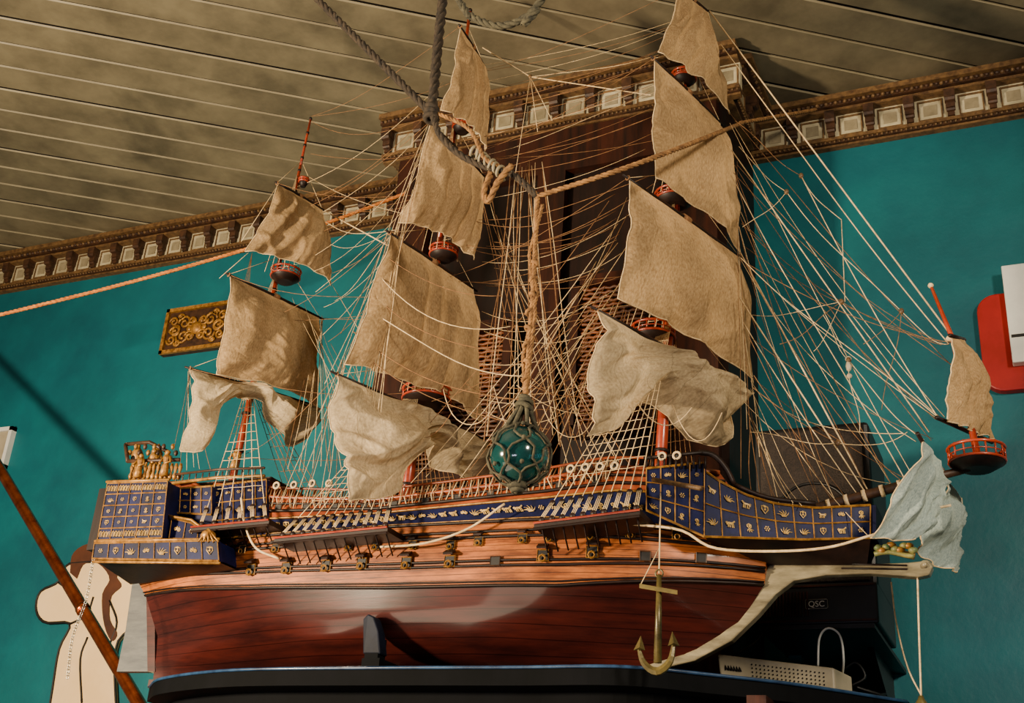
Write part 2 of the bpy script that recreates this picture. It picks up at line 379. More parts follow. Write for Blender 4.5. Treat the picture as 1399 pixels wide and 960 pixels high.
mb=MB(); mb.grid(lambda a,b:SF(7.3,a).lerp(mir(SF(7.3,a)),b),60,2); mk('deck',mb,m_hullw,ship)
def strip(name,r,m,rad,out=.002,t0=0,t1=1):
    mb=MB(); mb.tube([SF(r,t0+(t1-t0)*i/90)+V((0,-out,0)) for i in range(91)],rad,4)
    return mk2(name,mb,m,ship)
for r,rad in((4.0,.0035),(4.12,.002),(4.6,.003),(4.75,.003),(5.5,.0034),(5.68,.003),(6.0,.0035)): strip('wale',r,m_wale,rad)
strip('gilded_molding',7.0,m_goldd,.0028); strip('gilded_molding',7.35,m_wale,.0038); strip('gilded_molding',6.1,m_goldd,.0016); strip('gilded_molding',7.7,m_wale,.003)
strip('cap_rail',8.0,m_orange,.0055)
mb=MB()
for i in range(60):
    t=.2+.72*i/59; p=SF(8,t); mb.tube([p,p+V((0,.004,.022))],.0022,5)
mb.tube([SF(8,.2+.72*i/45)+V((0,.004,.024)) for i in range(46)],.003,5); mk('balustrade',mb,m_orange,ship)
mb=MB(); mb.box((-1.38,D,CZ+.409),(1.12,.022,.016)); mk('keel',mb,m_mahog,ship,smooth=False)
st=[(846,915),(900,914),(950,902),(1000,875),(1036,840),(1060,812),(1085,793),(1130,785),(1190,783),(1255,788),(1270,785),(1275,774),(1268,765),(1240,768),(1180,770),(1110,766),(1070,766),(1050,772),(1036,798),(1016,834),(984,866),(935,893),(870,908)]
pts=[P(u,v,D-.012) for u,v in st]
mb=MB(); mb.ext(pts,(0,.024,0)); stem=mk('stem_knee',mb,m_stem,ship,label='curved bleached wood stem and beakhead',smooth=False,bev=.003)
mb=MB(); c=P(1265,774,D); mb.torus(c,.010,.0035,(0,1,0)); mb.sphere(c+V((0,-.014,0)),.006,8); mk('scroll_end',mb,m_stem,ship)
mb=MB(); 
for k in range(2): mb.tube([P(1150,770+k*6,D-.013),P(1240,772+k*5,D-.013)],.0018,4)
mk('stem_inlay',mb,m_wale,ship)
mb=MB()
for i in range(9): mb.sphere(P(1200+i*6,748+4*math.sin(i*1.7),D-.02),.008,7,i%2,(1.2,1,.8))
mb.tube([P(1195+i*6,757-3*math.sin(i*.5),D-.02) for i in range(10)],.005,5); mb.tube([P(1180,745,D),P(1250,760,D)],.007,5,1); mk('figurehead_carving',mb,[m_grn,m_goldd],ship)
mb=MB(); mb.ext([P(203,800,D-.01),P(203,917,D-.01),P(160,917,D-.01),P(172,860,D-.01),P(182,790,D-.01)],(0,.02,0)); mk('rudder',mb,m_rud,ship,smooth=False)
mb=MB(); mb.ext([P(212,790,D-.013),P(212,917,D-.013),P(202,917,D-.013),P(200,790,D-.013)],(0,.026,0)); mk('sternpost',mb,m_mahog,ship,smooth=False)
def glyph(mb,c,R,U,s,mi=0,r=None):
    k=random.choice([0,1,2,3,4,5]); r=r or s*.055; sx=random.choice((-1,1)); s=s*random.uniform(.8,1.0)
    Pn=lambda pl:[c+R*(x*s*sx)+U*(y*s) for x,y in pl]
    def spiral(ox,oy,R0,a0,dr=1,turns=1.4):
        return [(ox+R0*(1-i/12)*math.cos(a0+dr*i*turns*6.28/11),oy+R0*(1-i/12)*math.sin(a0+dr*i*turns*6.28/11)) for i in range(11)]
    def fan(ox,oy,n,l,a0,a1):
        for i in range(n):
            a=a0+(a1-a0)*i/(n-1); mb.tube(Pn([(ox,oy),(ox+l*.6*math.cos(a),oy+l*.6*math.sin(a)),(ox+l*math.cos(a+.25),oy+l*math.sin(a+.25))]),[r,r,r*.3],4,mi)
    if k==0:
        mb.tube(Pn(spiral(-.22,0,.22,0)),r,4,mi); mb.tube(Pn(spiral(.22,0,.22,math.pi)),r,4,mi); fan(0,-.1,3,.5,.9,2.2)
    elif k==1:
        for i in range(6):
            a=i*math.pi/3; mb.sphere(Pn([(.25*math.cos(a),.25*math.sin(a))])[0],s*.09,6,mi)
        mb.sphere(c,s*.09,6,mi)
    elif k==2: fan(0,-.4,5,.75,.5,2.6); mb.tube(Pn([(-.25,-.38),(.25,-.38)]),r,4,mi)
    elif k==3:
        mb.tube(Pn([(-.45,-.1),(-.2,.1),(.15,.08),(.35,.28)]),[r,r*2,r*2.2,r*1.3],5,mi); mb.sphere(Pn([(.4,.33)])[0],s*.1,6,mi)
        for x in(-.3,-.12,.12,.28): mb.tube(Pn([(x,.05),(x+.06,-.38)]),r,4,mi)
        mb.tube(Pn(spiral(-.42,.12,.16,-1.5)),r*.8,4,mi)
    elif k==4:
        mb.tube(Pn([(-.3,.35),(-.32,0),(0,-.42),(.32,0),(.3,.35),(0,.28)]),r,4,mi,closed=True); mb.sphere(c,s*.13,6,mi); fan(0,.2,3,.3,1,2.1)
    else:
        mb.tube(Pn(spiral(0,.1,.3,-1.6,1,1.8)),r,4,mi); fan(.1,-.2,4,.4,-2.6,-.5)
mb=MB(); n=54
for i in range(n):
    t=.1+.85*i/(n-1)
    p=SF(6.55,t); q=SF(6.55,t+.005); R=(q-p).normalized(); U=(SF(6.8,t)-p).normalized(); glyph(mb,p+V((0,-.003,0)),R,U,.022)
mk('gilded_relief',mb,m_gold2,ship,label='small pale gilded figures on the blue band')
def ruled(top,bot):
    def T(pl,a):
        L=[(V(pl[i+1])-V(pl[i])).length for i in range(len(pl)-1)]; s=sum(L)*a
        for i,l in enumerate(L):
            if s<=l or i==len(L)-1: return V(pl[i]).lerp(V(pl[i+1]),min(1,s/l))
            s-=l
    return lambda a,b:T(bot,a).lerp(T(top,a),b)
def panel(name,top,bot,nc,nr,thick=.012,arch=False,lab=None,sz=.62):
    fn=ruled(top,bot); mb=MB(); off=V((0,thick,0))
    mb.grid(fn,nc*3,nr*2,0); mb.grid(lambda a,b:fn(a,b)+off,nc*3,nr*2,0,True)
    for e in(0,1):
        mb.add([fn(i/(nc*3),e) for i in range(nc*3+1)]+[fn(i/(nc*3),e)+off for i in range(nc*3+1)],[(i,i+1,i+nc*3+2,i+nc*3+1) for i in range(nc*3)])
        mb.add([fn(e,0),fn(e,1),fn(e,1)+off,fn(e,0)+off],[(0,1,2,3)])
    o=V((0,-.002,0))
    for i in range(nc+1): mb.tube([fn(i/nc,j/8)+o for j in range(9)],.0012,4,1)
    for j in range(nr+1): mb.tube([fn(i/(nc*3),j/nr)+o for i in range(nc*3+1)],.0013 if 0<j<nr else .0022,4,1)
    for i in range(nc):
        for j in range(nr):
            c=fn((i+.5)/nc,(j+.5)/nr)+o; R=(fn((i+.9)/nc,(j+.5)/nr)-c); U=(fn((i+.5)/nc,(j+.9)/nr)-c)
            s=min(R.length,U.length)*2.2*sz; w=R.length; R.normalize();U.normalize()
            if arch and j in(nr-1,0):
                for k in(-1.5,-.5,.5,1.5):
                    cc=c+R*k*w*.5
                    mb.tube([cc+R*(-.16*w)-U*.45*s,cc+R*(-.16*w)+U*.25*s,cc+U*.5*s,cc+R*(.16*w)+U*.25*s,cc+R*(.16*w)-U*.45*s],.0012,4,2)
            else: glyph(mb,c,R,U,s,2)
    return mk2(name,mb,[m_blue,m_goldd,m_gold2],ship,label=lab,smooth=False)
bt=[P(962,642,2.155),P(985,658,2.165),P(1020,676,2.18),P(1060,688,2.2),P(1115,694,2.225),P(1190,690,2.26)]
bb=[P(963,733,2.15),P(1100,737,2.22),P(1190,735,2.26)]
panel('beakhead_panel',bt,bb,9,2,lab='blue gridded beakhead side with gilded carvings')
mb=MB(); mb.grid(lambda s,t:ruled(bb,bb)(s,0).lerp(mir(ruled(bb,bb)(s,0)),t),8,2); mk('beakhead_floor',mb,m_dark,ship)
mb=MB(); f2=ruled(bb,bb)
mb.grid(lambda s,t:(f2(s,0)).lerp(P(1045+s*140,772,D-.012),t),8,3); mk2('beakhead_bracing',mb,m_wale,ship)
mb=MB(); a=P(1190,690,2.26);b=P(1190,735,2.26); mb.hexa([b,mir(b),mir(b)+V((.01,0,0)),b+V((.01,0,0)),a,mir(a),mir(a)+V((.01,0,0)),a+V((.01,0,0))]); mk('beakhead_end_board',mb,m_blue,ship,smooth=False)
panel('forecastle_panel',[P(884,640,2.125),P(963,632,2.14)],[P(884,697,2.118),P(963,733,2.145)],4,3,lab='blue gilded forecastle side')
mb=MB(); mb.tube(catm([P(955,618,2.15),P(975,622,2.16),P(992,640,2.17),P(1003,662,2.18)],10),.006,5); mb.tube([P(880,626,2.13),P(960,618,2.14)],.004,5); mb.tube(catm([P(1003,662,2.18),P(1050,680,2.2),P(1115,688,2.225)],8),.005,5)
for u in range(884,965,8): mb.tube([P(u,640,2.13),P(u,624,2.13)],.0025,4)
mk('forecastle_rail',mb,m_wale,ship)
mb=MB(); p0=P(885,640,2.16);p1=P(958,636,2.16)
mb.hexa([p0,p1,mir(p1),mir(p0),p0+V((0,0,.004)),p1+V((0,0,.004)),mir(p1)+V((0,0,.004)),mir(p0)+V((0,0,.004))]); mk('forecastle_deck',mb,m_hullw,ship,smooth=False)
QY=2.045
panel('quarter_gallery_panel',[P(148,660,QY),P(230,657,QY)],[P(134,738,QY),P(222,735,QY)],5,5,arch=True,lab='blue gridded quarter gallery with gilded arched windows')
panel('quarter_gallery_panel',[P(130,742,QY-.005),P(298,738,QY)],[P(127,763,QY-.005),P(300,766,QY)],8,1,lab='blue lower gallery band with gilded carvings')
panel('quarter_gallery_panel',[P(234,668,2.10),P(290,664,2.11)],[P(232,700,2.10),P(290,703,2.11)],4,2,lab='blue stepped gallery section with gilded carvings')
panel('quarter_gallery_panel',[P(236,708,2.075),P(262,714,2.075),P(290,730,2.075)],[P(232,736,2.07),P(290,737,2.07)],3,1,lab='blue stepped gallery section with gilded carvings')
panel('quarter_gallery_panel',[P(290,664,2.13),P(365,655,2.145)],[P(290,736,2.12),P(365,731,2.115)],5,3,lab='blue painted poop side with gilded figures',sz=.55)
mb=MB()
def blk(mb,tl,tr,br,bl,y0,y1,mi):
    q=[P(*bl,y0),P(*br,y0),P(*tr,y0),P(*tl,y0)]
    w=[V((p.x,y1,p.z)) for p in q]
    mb.hexa(q+w,mi)
blk(mb,(148,661),(230,658),(222,735),(134,738),QY+.012,2.2,0)
blk(mb,(130,743),(298,739),(300,765),(127,763),QY+.012,2.2,0)
blk(mb,(228,668),(290,664),(292,737),(225,737),2.112,2.2,0)
blk(mb,(225,705),(262,714),(290,734),(225,737),2.084,2.17,0)
q=[P(130,765,QY),P(298,767,QY)]; r=[V((-1.97,2.2,CZ+.62)),V((-1.72,2.14,CZ+.615))]
mb.add([q[0],q[1],r[1],r[0]],[(0,1,2,3)],1); mb.add([q[1],q[1]+V((0,.13,0)),r[1]],[(0,1,2)],1); mb.add([q[0],q[0]+V((0,.15,0)),r[0]],[(2,1,0)],1)
mk2('quarter_gallery_body',mb,[m_blue,m_dark],ship,smooth=False)
mb=MB(); mb.tube([P(146,658,QY-.003),P(232,655,QY-.003)],.0032,6); mb.tube([P(130,739,QY-.006),P(300,736,QY-.003)],.0032,6); mb.tube([P(127,767,QY-.006),P(301,769,QY-.003)],.0032,6); mb.tube([P(222,703,2.066),P(262,710,2.066),P(292,732,2.066)],.003,5)
mk('gallery_molding',mb,m_goldd,ship)
mb=MB(); mb.sphere(P(285,732,2.05),.017,12,0,(1,1,.8))
for k in range(5): mb.tube([P(285,722,2.04),P(271+k*7,740,2.033)],.0022,4)
mk('gilded_shell',mb,m_goldd,ship)
mb=MB(); mb.box((-2.035,D,CZ+.76),(.03,.36,.15)); 
for i in range(9): mb.sphere((-2.045,D-.14+.035*i,CZ+.845+.02*math.sin(i*.4)),.012,8,1,(.6,1,1.3))
mk('transom',mb,[m_dark,m_goldd],ship,smooth=False)
mb=MB()
for i in range(12):
    u=178+i*6; h=P(u,655,2.15); mb.lathe(h,[(.003,0),(.006,.008),(.0025,.018),(.005,.03),(.003,.04)],8)
for i in range(16):
    mb.sphere(P(176+rr_,612+10*math.sin(i*2.1)+i,2.17) if False else P(178+i*4.2,618+9*math.sin(i*2.1),2.18),.0055,6,i%2,(1,1,1.4))
mb.tube([P(175,630,2.15),P(246,628,2.15)],.005,5,1); mb.tube([P(172,607,2.2),P(205,604,2.2),P(232,618,2.2)],.005,5,1); mb.tube([P(175,630,2.15),P(172,607,2.2)],.005,5,1)
mb.tube([P(236,660,2.14),P(300,652,2.14),P(362,650,2.14)],.004,5,0)
for i in range(14): p=P(240+i*9,659-i*.7,2.14); mb.tube([p,p+V((0,0,.018))],.002,4,1)
mb.tube([P(240,648,2.14),P(300,641,2.14),P(362,639,2.14)],.003,5,1)
mk('stern_balustrade',mb,[m_goldd,m_corb],ship)
def figure(u,v,y,h):
    b=P(u,v,y); mb=MB()
    mb.lathe(b,[(.011,0),(.009,.25*h),(.006,.5*h),(.009,.68*h),(.008,.78*h),(.003,.82*h)],8); mb.sphere(b+V((0,0,.9*h)),.1*h,8)
    for s in(-1,1): mb.tube([b+V((s*.009,0,.74*h)),b+V((s*.016,-.005,.5*h)),b+V((s*.006,-.012,.42*h))],.003,5)
    mk('carved_figure',mb,m_goldd,ship)
for u,v,y,h in((188,652,2.14,.06),(205,650,2.16,.07),(224,650,2.14,.065),(320,640,2.2,.05)): figure(u,v,y,h)
for (u,v,y) in((185,606,2.3),(212,606,2.3)):
    mb=MB(); c=P(u,v+30,y); mb.lathe(c,[(.004,-.06),(.004,0),(.011,.006),(.014,.025),(.015,.035),(.009,.045),(.004,.05),(.005,.055),(.001,.06)],8); mk('stern_lantern',mb,m_goldd,ship)
mb=MB(); mb.box((0,0,0),(.018,.004,.018),1); mb.box((0,-.007,.016),(.02,.016,.004),2,Matrix.Rotation(.6,3,'X'))
mb.tube([V((-.0105,-.001,-.0105)),V((-.0105,-.001,.0105)),V((.0105,-.001,.0105)),V((.0105,-.001,-.0105))],.0018,4,0,closed=True)
mb.torus((0,-.007,-.007),.006,.002,(0,1,.2),8,4,0)
gp=mesh('gunport',mb,[m_goldd,m_ink,m_wale],False)
low=[(293,757),(345,776),(393,774),(447,771),(496,768),(557,767),(616,765),(743,757),(810,752)]
hi=[(333,750),(378,748),(430,744),(478,746),(515,745),(565,744),(617,744),(655,739),(715,735),(752,733),(808,730),(862,728),(925,730)]
hi2=[(678,767),(882,760),(958,762)]
def place(me,u,v,name,off=.003,sc=1):
    p,n=H(u,v)
    ny=-n; X=ny.cross(V((0,0,1))).normalized(); Z=X.cross(ny)
    Mx=Matrix(((X.x*sc,ny.x*sc,Z.x*sc,p.x+n.x*off),(X.y*sc,ny.y*sc,Z.y*sc,p.y+n.y*off),(X.z*sc,ny.z*sc,Z.z*sc,p.z+n.z*off),(0,0,0,1)))
    return inst(name,me,Mx,ship)
for u,v in low: place(gp,u,v+2,'gunport',sc=1.05)
for u,v in hi: place(gp,u,v+1,'gunport',sc=.85)
mb=MB(); mb.box((0,0,0),(.018,.004,.016),0); mb.tube([V((-.01,-.002,-.009)),V((-.01,-.002,.009)),V((.01,-.002,.009)),V((.01,-.002,-.009))],.0015,4,1,closed=True)
gp2=mesh('gunport_closed',mb,[m_ink,m_corb],False)
for u,v in hi2: place(gp2,u,v,'gunport')
for i in range(12):
    t=.28+.55*i/11; q=SF(7.52,t); inst('bulwark_port',gp2,Matrix.Translation(q+V((0,-.001,0)))@Matrix.Scale(.75,4),ship)
mb=MB(); mb.torus((0,0,0),.007,.0024,(0,1,0),14,6,0); mb.lathe((0,.002,0),[(.0065,-.001),(.0065,.001)],12,1,(0,1,0)); ring=mesh('rail_ring',mb,[m_cord,m_ink])
for u,v in((378,663),(402,662),(427,660),(450,660),(905,623),(925,622),(780,640),(800,638),(820,637),(840,636)):
    inst('rail_ring',ring,Matrix.Translation(P(u,v,2.13)),ship)
# ---------------- channels, shrouds
def ladder(bases,tops,nr,r=.001,skip=.08):
    mb=MB(); 
    for b,t in zip(bases,tops): mb.tube([b,t],r,4)
    for j in range(1,nr):
        f=skip+(1-skip)*j/nr*.95
        mb.tube([b.lerp(t,f)-V((0,0,.0012*(i%2))) for i,(b,t) in enumerate(zip(bases,tops))],r*.7,4)
    return mb
def channel(a,b,nd,topc,nr=16,y=2.035):
    A=P(*a,y);B=P(*b,y)
    mb=MB(); 
    q=[A,B,B+V((0,.1,0)),A+V((0,.1,0))]; mb.hexa([p-V((0,0,.006)) for p in q]+[p+V((0,0,.005)) for p in q],0)
    mb.tube([A+V((0,-.003,.003)),B+V((0,-.003,.003))],.0022,5,1); mb.tube([A+V((0,-.002,-.008)),B+V((0,-.002,-.008))],.0025,5,2)
    mk2('channel',mb,[m_wale,m_redw,m_wale],ship,smooth=False)
    bases=[];tops=[]
    for i in range(nd):
        p=A.lerp(B,(i+.5)/nd)+V((0,.01,.012)); d=(topc-p).normalized(); q=p+d*.045
        m=MB(); m.lathe(p-V((0,.003,0)),[(.0055,0),(.0065,.003),(.0055,.006)],10,0,(0,1,0)); m.lathe(q-V((0,.003,0)),[(.0055,0),(.0065,.003),(.0055,.006)],10,0,(0,1,0))
        for k in(-1,0,1): m.tube([p+V((k*.0035,-.002,0)),q+V((k*.0035,-.002,0))],.001,4,1)
        m.tube([p+V((0,0,-.01)),p+V((-.004,.05,-.05))],.0018,4,2)
        mk('deadeye_pair',m,[m_wale,m_cord,m_wale],ship)
        bases.append(q); tops.append(topc+V(((i/nd-.5)*.02,-.012,0)))
    mk('shroud_ladder',ladder(bases,tops,nr),m_cord,ship,label='near side shroud ladder of cream cord')
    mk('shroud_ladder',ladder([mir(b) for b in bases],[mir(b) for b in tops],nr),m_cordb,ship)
def mline(a,b,sh=0):
    A=P(*a)+V((sh,0,0));B=P(*b)+V((sh,0,0))
    return lambda z:A+(B-A)*((z-A.z)/(B.z-A.z))
mf=mline((905,600),(943,-10)); mm=mline((583,545),(650,25),-.02); mz=mline((330,600),(425,162))
zt=lambda u,v:P(u,v).z
channel((375,737),(530,722),11,mm(zt(583,530)))
channel((730,717),(875,699),10,mf(zt(895,450)))
channel((262,722),(368,712),6,mz(zt(345,530)),nr=12,y=2.06)
def mast(fn,ztop,r0_,segs):
    mb=MB(); z0=CZ+.70
    zs=[z0]+segs+[ztop]; rr=r0_
    for i in range(len(zs)-1):
        a=fn(zs[i]); b=fn(min(zs[i+1]+.05,ztop))
        mb.tube([a,a.lerp(b,.5),b],[rr,rr*.95,rr*.8],10); rr*=.72
        for k in range(4):
            c=a.lerp(b,.15+.2*k); mb.tube([c,c+(b-a).normalized()*.006],rr*1.75,8,1)
    c=fn(ztop); mb.sphere(c,rr*1.8,8,1)
    return mk('mast',mb,[m_redw,m_wale],ship,label='varnished orange mast')
MF=mast(mf,CZ+2.0,.013,[zt(895,455),zt(925,275),zt(938,100)])
MM=mast(mm,zt(652,12),.014,[zt(583,540),zt(608,348),zt(632,172)])
MZ=mast(mz,zt(425,162),.010,[zt(345,530),zt(390,376),zt(413,246)])
def nest(parent,c,r,h=.026,n=16):
    mb=MB()
    mb.lathe(c,[(r*.45,-.012),(r*.55,-.012),(r*.92,0),(r*.94,.003),(r*.94,.006),(r*.1,.006)],24,1)
    for k in range(n):
        a=2*math.pi*k/n; p=c+V((r*math.cos(a)*.95,r*math.sin(a)*.95,.004)); mb.tube([p,p+V((0,0,h))],.0018,4,0)
    mb.torus(c+V((0,0,.004)),r*.95,.0028,(0,0,1),24,6,0); mb.torus(c+V((0,0,h)),r*.97,.003,(0,0,1),24,6,0); mb.torus(c+V((0,0,h*.55)),r*.95,.0014,(0,0,1),24,4,0)
    return mk('crow_nest',mb,[m_redw,m_wale],parent,label='round red-brown top platform with railing')
nest(MF,P(922,276),.046,.02);nest(MF,P(893,463),.05);nest(MF,P(935,110),.03,.018)
nest(MM,P(583,548),.06);nest(MM,P(606,350),.036,.02);nest(MM,P(632,176),.026,.016)
nest(MZ,P(390,380),.04,.022);nest(MZ,P(415,250),.013,.012,8)
Y={}
MID={'f':D-.02,'m':D-.07,'z':D-.03}
def yard(key,parent,n,f,r=.0058):
    a,b=yardpair(n,f,MID[key[0]]); Y[key]=(a,b); e=(b-a)*.04; m=(a+b)/2
    mb=MB(); mb.tube([a-e,a.lerp(b,.25),m,a.lerp(b,.75),b+e],[r*.45,r*.85,r,r*.85,r*.45],8)
    mb.tube([m-(b-a)*.03,m+(b-a)*.03],r*1.5,8,1); mb.torus(a,r*.8,.002,(b-a),8,4,1)
    mk('yard',mb,[m_wale,m_cordb],parent)
    return a,b
def sail(parent,top,bot,belly,m,seed=0,fold=.010,nu=68,nv=60,hollow=.03,lab=None,fk=4,folddir=(1,-.3,0),crump=.8):
    T=catm(top,40) if len(top)>2 else [V(top[0]).lerp(V(top[1]),i/40) for i in range(41)]
    B=catm(bot,40) if len(bot)>2 else [V(bot[0]).lerp(V(bot[1]),i/40) for i in range(41)]
    def at(L,u):
        s=u*40; k=max(0,min(int(s),39)); return L[k].lerp(L[k+1],s-k)
    belly=V(belly); fd=V(folddir).normalized(); H0=max((at(T,x)-at(B,x)).length for x in(0,.5,1))
    def rid(u,v,s,k):
        x=min(1,abs(noise.noise(V((u,v,s))))*k); return (1-x)**1.3
    def fn(u,v):
        uu=u+hollow*(.5-u)*2*math.sin(math.pi*v)+.02*noise.noise(V((v*5+seed*3,u*2,seed)))*min(1,v*6)
        vv=v*(1+.025*noise.noise(V((u*6,seed*2.1,3))))
        p=at(T,uu).lerp(at(B,uu),vv); h=(at(T,uu)-at(B,uu)).length
        w=math.sin(math.pi*min(1,v*.92))**.8*(1-(2*u-1)**2)**.5 if 0<u<1 and v>0 else 0
        p=p+belly*w
        sq=1+1.8*max(0,1-h/H0)
        wx=noise.noise(V((u*1.5,v*1.5,seed+40)))*.6; wy=noise.noise(V((u*1.5,v*1.5,seed+50)))*.6
        a=noise.noise(V((u*2.2,v*1.6,seed)))*1.5+.45*noise.noise(V((u*5,v*3,seed+5)))
        rd=(rid(u*1.8+v*1.6+wx,v*1.2-u*1.0+wy,seed+9,3.8)*.8+rid(u*3.4+v*2+wx*2,v*2.4-u*2.0+wy*2,seed+14,3.8)*.45+rid(u*7+v*3,v*4-u*4+wx*3,seed+19,3.4)*.18)*crump
        cr=math.sin((u*fk+v*1.3*math.sin(seed+u*2))*6.28+2*noise.noise(V((u*2,v*2,seed+3))))*.42
        env=min(1,v*5)
        p=p+fd*(fold*env*(a+cr*sq+rd))
        p=p+V((0,0,1))*(fold*.5*env*noise.noise(V((u*4,v*3,seed+20))))
        return p
    mb=MB(); mb.grid(fn,nu,nv,0)
    uv=[(i/nu,j/nv) for j in range(nv+1) for i in range(nu+1)]
    mb.tube([fn(0,j/24) for j in range(25)]+[fn(i/24,1) for i in range(1,25)]+[fn(1,1-j/24) for j in range(1,25)],.0014,4,1)
    return mk('sail',mb,[m,m_cord],parent,uv=uv,label=lab or 'wrinkled tan canvas square sail')
def sq(key,parent,tn,tf,bn,bf,m,seed,belly=(.045,.0,0),**k):
    a,b=yard(key,parent,tn,tf); c,d=yardpair(bn,bf,MID[key[0]])
    c=P(*bn,max(1.98,min(c.y,a.y+.03))); d=P(*bf,min(2.62,max(d.y,b.y-.03)))
    e=(b-a)*.015
    return sail(parent,[a+e,b-e],[c,c.lerp(d,.33)+V((0,0,.012)),c.lerp(d,.66)+V((0,0,.016)),d],belly,m,seed,**k)
sq('f1',MF,(928,-14),(968,16),(897,72),(992,158),m_canvas,1,belly=(.03,0,0))
sq('f2',MF,(893,80),(985,168),(887,246),(1012,345),m_canvas,2)
sq('f3',MF,(858,243),(1010,350),(838,408),(1028,525),m_canvas,3)
sq('m1',MM,(629,36),(663,92),(603,150),(663,205),m_canvas,4,belly=(.03,0,0))
sq('m2',MM,(587,167),(663,242),(545,302),(646,356),m_canvas,5)
sq('m3',MM,(533,318),(648,395),(470,497),(658,577),m_canvas,6)
sq('z1',MZ,(379,250),(441,286),(338,342),(453,390),m_canvas,7)
sq('z2',MZ,(313,375),(438,434),(292,512),(430,557),m_canvas,8)
def bunch(key,parent,tn,tf,bl,m,seed,fold=.026,belly=(.05,-.03,0),fk=3,**k):
    a,b=yard(key,parent,tn,tf); n=len(bl)
    bot=[P(u,v,a.y+(b.y-a.y)*(i/(n-1))-.01) for i,(u,v) in enumerate(bl)]
    return sail(parent,[a,b],bot,belly,m,seed,fold=fold,hollow=0,fk=fk,crump=1.0,nu=96,nv=76,**k)
bunch('f4',MF,(816,423),(1013,532),[(783,600),(840,590),(872,555),(893,545),(915,578),(948,608),(975,612),(1008,548)],m_canvasg,9,lab='beige canvas lower sail bunched up in folds')
bunch('m4',MM,(461,511),(657,598),[(466,686),(500,690),(535,668),(562,625),(582,612),(600,645),(630,658),(662,648)],m_canvasg,10,lab='beige canvas lower sail hitched up in the middle')
bunch('z3',MZ,(260,503),(425,552),[(250,615),(275,616),(298,562),(318,545),(345,552),(372,590),(398,610),(428,590)],m_canvasg,11,fold=.016,lab='beige canvas lower sail hitched up in the middle')
bs=MB(); A=P(1040,712,D);B=P(1118,694,D);C=P(1240,661,D);E=P(1325,640,D)
bs.tube([A,B,C,E],[.012,.011,.009,.007],10,0); 
for f in(.1,.3,.5,.7,.9): p=B.lerp(C,f); bs.tube([p,p+(C-B).normalized()*.008],.0125,8,1)
BS=mk('bowsprit',bs,[m_corb,m_cord],ship,label='bowsprit with small topmast')
nest(BS,P(1336,634,D),.053,.03)
mb=MB(); mb.tube([P(1338,632,D),P(1303,465,D),P(1273,392,D)],[.007,.005,.003],8); mb.sphere(P(1272,390,D),.006,8,1); mb.sphere(P(1300,462,D),.011,8,1,(1,1,.6)); mk('sprit_topmast',mb,[m_redw,m_cord],BS)
sail(BS,[P(1301,462,2.24),P(1316,462,2.36)],[P(1285,572,2.18),P(1320,590,2.3),P(1353,602,2.42)],(.03,0,0),m_canvas,12,hollow=.1,fk=3)
for q in([P(1298,458,2.22),P(1318,464,2.38)],[P(1280,570,2.17),P(1356,604,2.43)],[P(1254,592,2.14),P(1318,700,2.5)]):
    mb=MB(); mb.tube(q,.0042,6); mk('yard',mb,m_wale,BS)
sail(BS,[P(1262,600,2.17),P(1272,615,2.22),P(1290,640,2.3)],[P(1190,735,2.15),P(1225,738,2.2),P(1246,735,2.25)],(.03,0,0),m_canvasb,13,fold=.014,hollow=-.1,fk=2,crump=.9,lab='bluish grey loose spritsail')
sail(BS,[P(1290,650,2.3),P(1303,665,2.4),P(1314,680,2.48)],[P(1250,745,2.3),P(1275,772,2.35),P(1305,782,2.4)],(.02,0,0),m_canvasb,14,fold=.014,fk=2,hollow=0,crump=.9,lab='bluish grey loose spritsail')
mb=MB(); mb.tube([P(250,612,2.2),P(330,520,2.3),P(430,560,2.4)],.005,6); mk('yard',mb,m_wale,MZ)
def upshroud(c,r,top,n=4,nr=10):
    for s in(-1,1):
        bs_=[c+V((-.03+.06*i/(n-1)-.01,s*r*.95,.006)) for i in range(n)]
        mk('shroud_ladder',ladder(bs_,[top+V((0,s*.006,0))]*n,nr,.0008),m_cord,ship)
upshroud(P(583,548),.062,mm(zt(608,340)));upshroud(P(606,352),.04,mm(zt(632,165)))
upshroud(P(893,463),.05,mf(zt(925,265)));upshroud(P(922,276),.045,mf(zt(938,95)))
upshroud(P(345,530),.04,mz(zt(390,370)));upshroud(P(390,380),.04,mz(zt(415,240)))
# ---------------- running rigging
LN=[]
rr=random.uniform
def ln(a,b,sag=0,r=.0010,m=0):
    a=V(a);b=V(b); n=12 if sag else 1
    wob=V((rr(-1,1),rr(-1,1),rr(-1,1)))*.004
    LN.append(([a.lerp(b,i/n)-V((0,0,sag*4*(i/n)*(1-i/n)))+(wob*math.sin(i/n*math.pi*2) if n>1 else V((0,0,0))) for i in range(n+1)],r*.74,m))
def L(u1,v1,y1,u2,v2,y2,sag=0,r=.0011,m=0): ln(P(u1,v1,y1),P(u2,v2,y2),sag,r,m)
def J(u1,v1,y1,u2,v2,y2,sag=0,r=.001,m=0,j=8): L(u1+rr(-j,j),v1+rr(-j,j),y1,u2+rr(-j,j),v2+rr(-j,j),y2,max(.001,sag+rr(0,.012)),r*rr(.8,1.3),m if rr(0,1)<.6 else 1-m)
L(970,15,2.3,1303,462,2.3,0,.0023); L(985,60,2.3,1297,470,2.3,.015,.0016)
L(1012,345,2.4,1185,668,2.3,0,.0022);L(1000,205,2.3,1270,590,2.3,0,.0018);L(1012,352,2.4,1285,572,2.2,.01,.0013)
